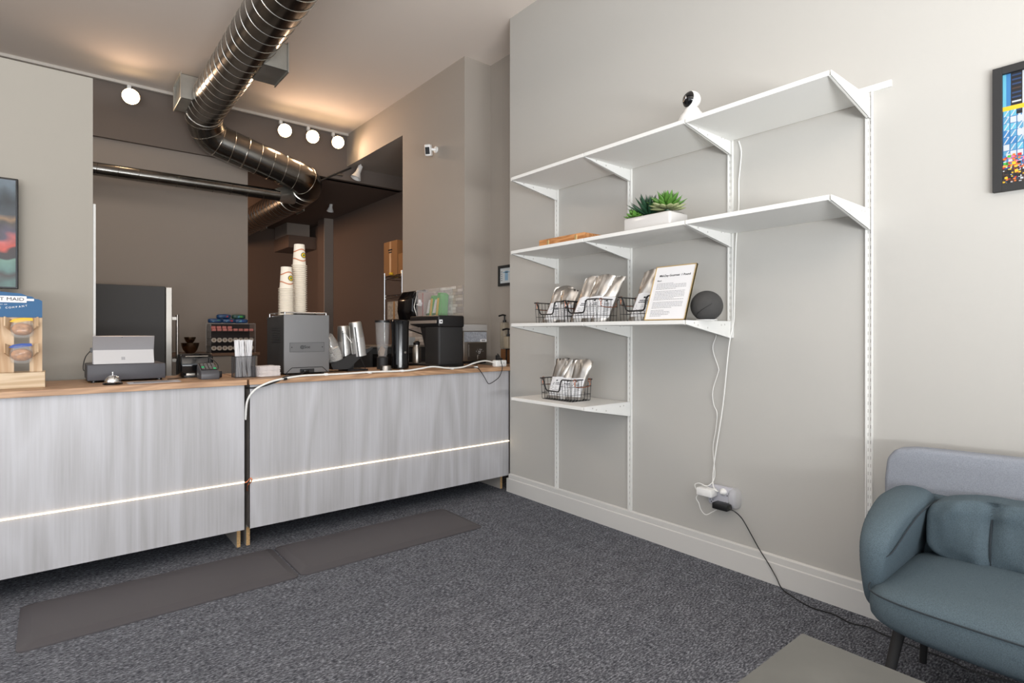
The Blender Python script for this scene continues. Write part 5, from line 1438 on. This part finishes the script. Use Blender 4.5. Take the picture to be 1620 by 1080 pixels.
# towel dispenser and acrylic glove/tea holder on the tiles
t = thing('towel_dispenser', 'black paper towel dispenser mounted on the tiled side wall', 'dispenser', (0.0, 4.63, 1.27))
b = MB(); b.prism([(0.049, 1.285), (-0.085, 1.275), (-0.105, 1.36), (-0.10, 1.47), (-0.05, 1.545), (0.049, 1.56)], 1, 4.47, 4.75, 0.014, 3)
b.build('dispenser_shell', M_blkg, t)
MB().box(-0.06, 0.0, 4.52, 4.62, 1.235, 1.275).build('paper_sheet', mat('paper_towel', (170, 166, 160), 0.9), t)
MB().tube([(-0.05, 4.4695, 1.30), (-0.08, 4.4695, 1.40), (-0.05, 4.4695, 1.52)], 0.003, 6).build('trim_line', M_ss, t)
t = thing('wall_organiser', 'clear acrylic wall organiser holding tissue and green packs', 'organiser', (0.0, 4.25, 1.27))
b = MB(); b.box(-0.07, 0.048, 4.03, 4.034, 1.288, 1.545); b.box(-0.07, 0.048, 4.446, 4.45, 1.288, 1.545); b.box(-0.07, -0.066, 4.03, 4.45, 1.288, 1.545); b.box(-0.07, 0.048, 4.03, 4.45, 1.284, 1.288)
b.build('acrylic_walls', M_clear, t)
t = thing('tissue_box', 'mauve tissue box standing in the acrylic wall organiser', 'tissue box', (0, 4.385, 1.2885))
MB().box(-0.060, 0.040, 4.335, 4.44, 1.2885, 1.522, 0.002, 1).build('carton', mat('mauve_carton', (176, 156, 152), 0.6), t)
MB().prism([(4.37, 1.40), (4.43, 1.415), (4.39, 1.425), (4.385, 1.46), (4.37, 1.43), (4.35, 1.43), (4.36, 1.41)], 0, -0.085, -0.0605).build('tissue', M_paper, t)
MB().box(-0.0612, -0.0602, 4.345, 4.355, 1.30, 1.515).build('red_stripe', M_red, t)
for i, y in enumerate((4.235, 4.13)):
    t = thing('tea_pack', ['left green and yellow pack leaning in the acrylic organiser', 'right bright green pack leaning in the acrylic organiser'][i], 'packet', (-0.01, y, 1.2885), 0, 'green packs in the organiser')
    MB().prism([(y+0.075, 1.289), (y-0.035, 1.289), (y-0.055, 1.47+0.02*i), (y-0.015, 1.49+0.02*i), (y+0.03, 1.42)], 0, -0.050, 0.035, 0.004, 1).build('packet', M_green, t)
    MB().prism([(y+0.062, 1.335), (y+0.025, 1.335), (y-0.004, 1.45), (y+0.020, 1.45)], 0, -0.056, -0.0505).build('white_panel', M_paper, t)
    MB().prism([(y+0.012, 1.29), (y-0.012, 1.29), (y-0.040, 1.46), (y-0.014, 1.46)], 0, -0.056, -0.0505).build('yellow_panel', M_yellow, t)
    MB().prism([(y+0.070, 1.292), (y+0.016, 1.292), (y+0.020, 1.330), (y+0.066, 1.330)], 0, -0.056, -0.0505).build('dark_base_panel', mat('bottle_green_print', (20, 96, 44), 0.5), t)

# wire shelving rack with boxes in the niche
t = thing('wire_rack', 'chrome wire shelving rack standing in the dark kitchen niche', 'rack', (0.48, 5.44, 0))
for x in (0.22, 0.72):
    for y in (5.25, 5.65):
        p = MB().cyl((x, y, 0.0), (x, y, 1.815), 0.0125, 12).build('post', M_chrome, t)
for z in (0.35, 0.85, 1.30, 1.565, 1.775):
    b = MB()
    for y in (5.25, 5.65):
        b.tube([(0.22, y, z), (0.72, y, z)], 0.004, 6); b.tube([(0.22, y, z-0.03), (0.72, y, z-0.03)], 0.004, 6)
    for x in (0.22, 0.72):
        b.tube([(x, 5.25, z), (x, 5.65, z)], 0.004, 6); b.tube([(x, 5.25, z-0.03), (x, 5.65, z-0.03)], 0.004, 6)
    for k in range(1, 14): b.tube([(0.22+0.5*k/14, 5.25, z+0.003), (0.22+0.5*k/14, 5.65, z+0.003)], 0.002, 5)
    zz = [((0.22, 5.25+0.4*k/8, z-0.03 if k % 2 else z)) for k in range(9)]
    b.tube(zz, 0.002, 5)
    b.build('wire_shelf', M_chrome, t)
def carton(x0, x1, y0, y1, z0, z1, lab, flap=None, m=None, mark=False):
    t = thing('carton', lab, 'box', ((x0+x1)/2, (y0+y1)/2, z0))
    MB().box(x0, x1, y0, y1, z0, z1, 0.002, 1).build('box_body', m or M_card, t)
    MB().box(x0-0.0008, x0, (y0+y1)/2-0.02, (y0+y1)/2+0.02, z0+0.001, z1-0.001).build('tape', mat('packing_tape', (176, 132, 86), 0.35), t)
    if mark:
        b = MB(); yc = (y0+y1)/2
        b.box(x0-0.0016, x0-0.0008, yc-0.045, yc+0.045, z1-0.10, z1-0.085); b.box(x0-0.0016, x0-0.0008, yc-0.035, yc+0.035, z1-0.125, z1-0.112)
        b.build('printed_mark', M_inkd, t)
    return t
carton(0.225, 0.50, 5.375, 5.68, 1.783, 2.150, 'tall cardboard box with a dark printed mark on top of the wire rack', mark=True)
carton(0.235, 0.55, 5.02+0.03, 5.365, 1.783, 2.00, 'lower cardboard box beside the tall one on top of the wire rack')
o = MB().sell((0.235-0.03, 5.47, 1.795), (0.02, 0.028, 0.016), 0.8, 12, 8).build('yellow_tag', M_yellow); tag(center(o), 'small yellow tag hanging at the rack top', 'tag')
carton(0.228, 0.45, 5.29, 5.60, 1.308, 1.500, 'white printed carton on a middle shelf of the wire rack', m=mat('white_printed_carton', (178, 168, 156), 0.7, nscale=35, namt=0.3))
carton(0.228, 0.50, 5.29, 5.52, 0.858, 1.20, 'plain brown carton on the lower shelf of the wire rack')
o = MB().lathe([(0, 0), (0.10, 0), (0.105, 0.01), (0.02, 0.03), (0, 0.032)], (0, 0, 0), 28, mtx=Matrix.Translation((0.36, 5.36, 1.68)) @ Matrix.Rotation(math.radians(80), 4, 'X')).build('pot_lid', M_ss)
tag(center(o), 'round steel lid standing on the rack shelf below the boxes', 'lid'); o.location.z = 1.5705
o = MB().box(0.26, 0.36, 5.27, 5.34, 1.5705, 1.66, 0.01, 2).build('clear_tub', M_clear); tag(center(o), 'small clear tub beside the steel lid', 'tub')
# wall switch and things deep in the kitchen
o = MB().sell((-0.42, 10.03, 2.02), (0.05, 0.02, 0.035), 0.8, 14, 8).build('wall_bell', mat('dull_brass', (120, 84, 56), 0.4, 0.5)); tag(center(o), 'small rounded fitting high on the far kitchen wall', 'fitting')
o = MB().box(-0.37, -0.29, 10.0, 10.048, 1.84, 1.96, 0.01, 2).build('wall_thermostat', mat('dull_beige', (110, 88, 72), 0.6)); tag(center(o), 'small square box on the far kitchen wall', 'thermostat')
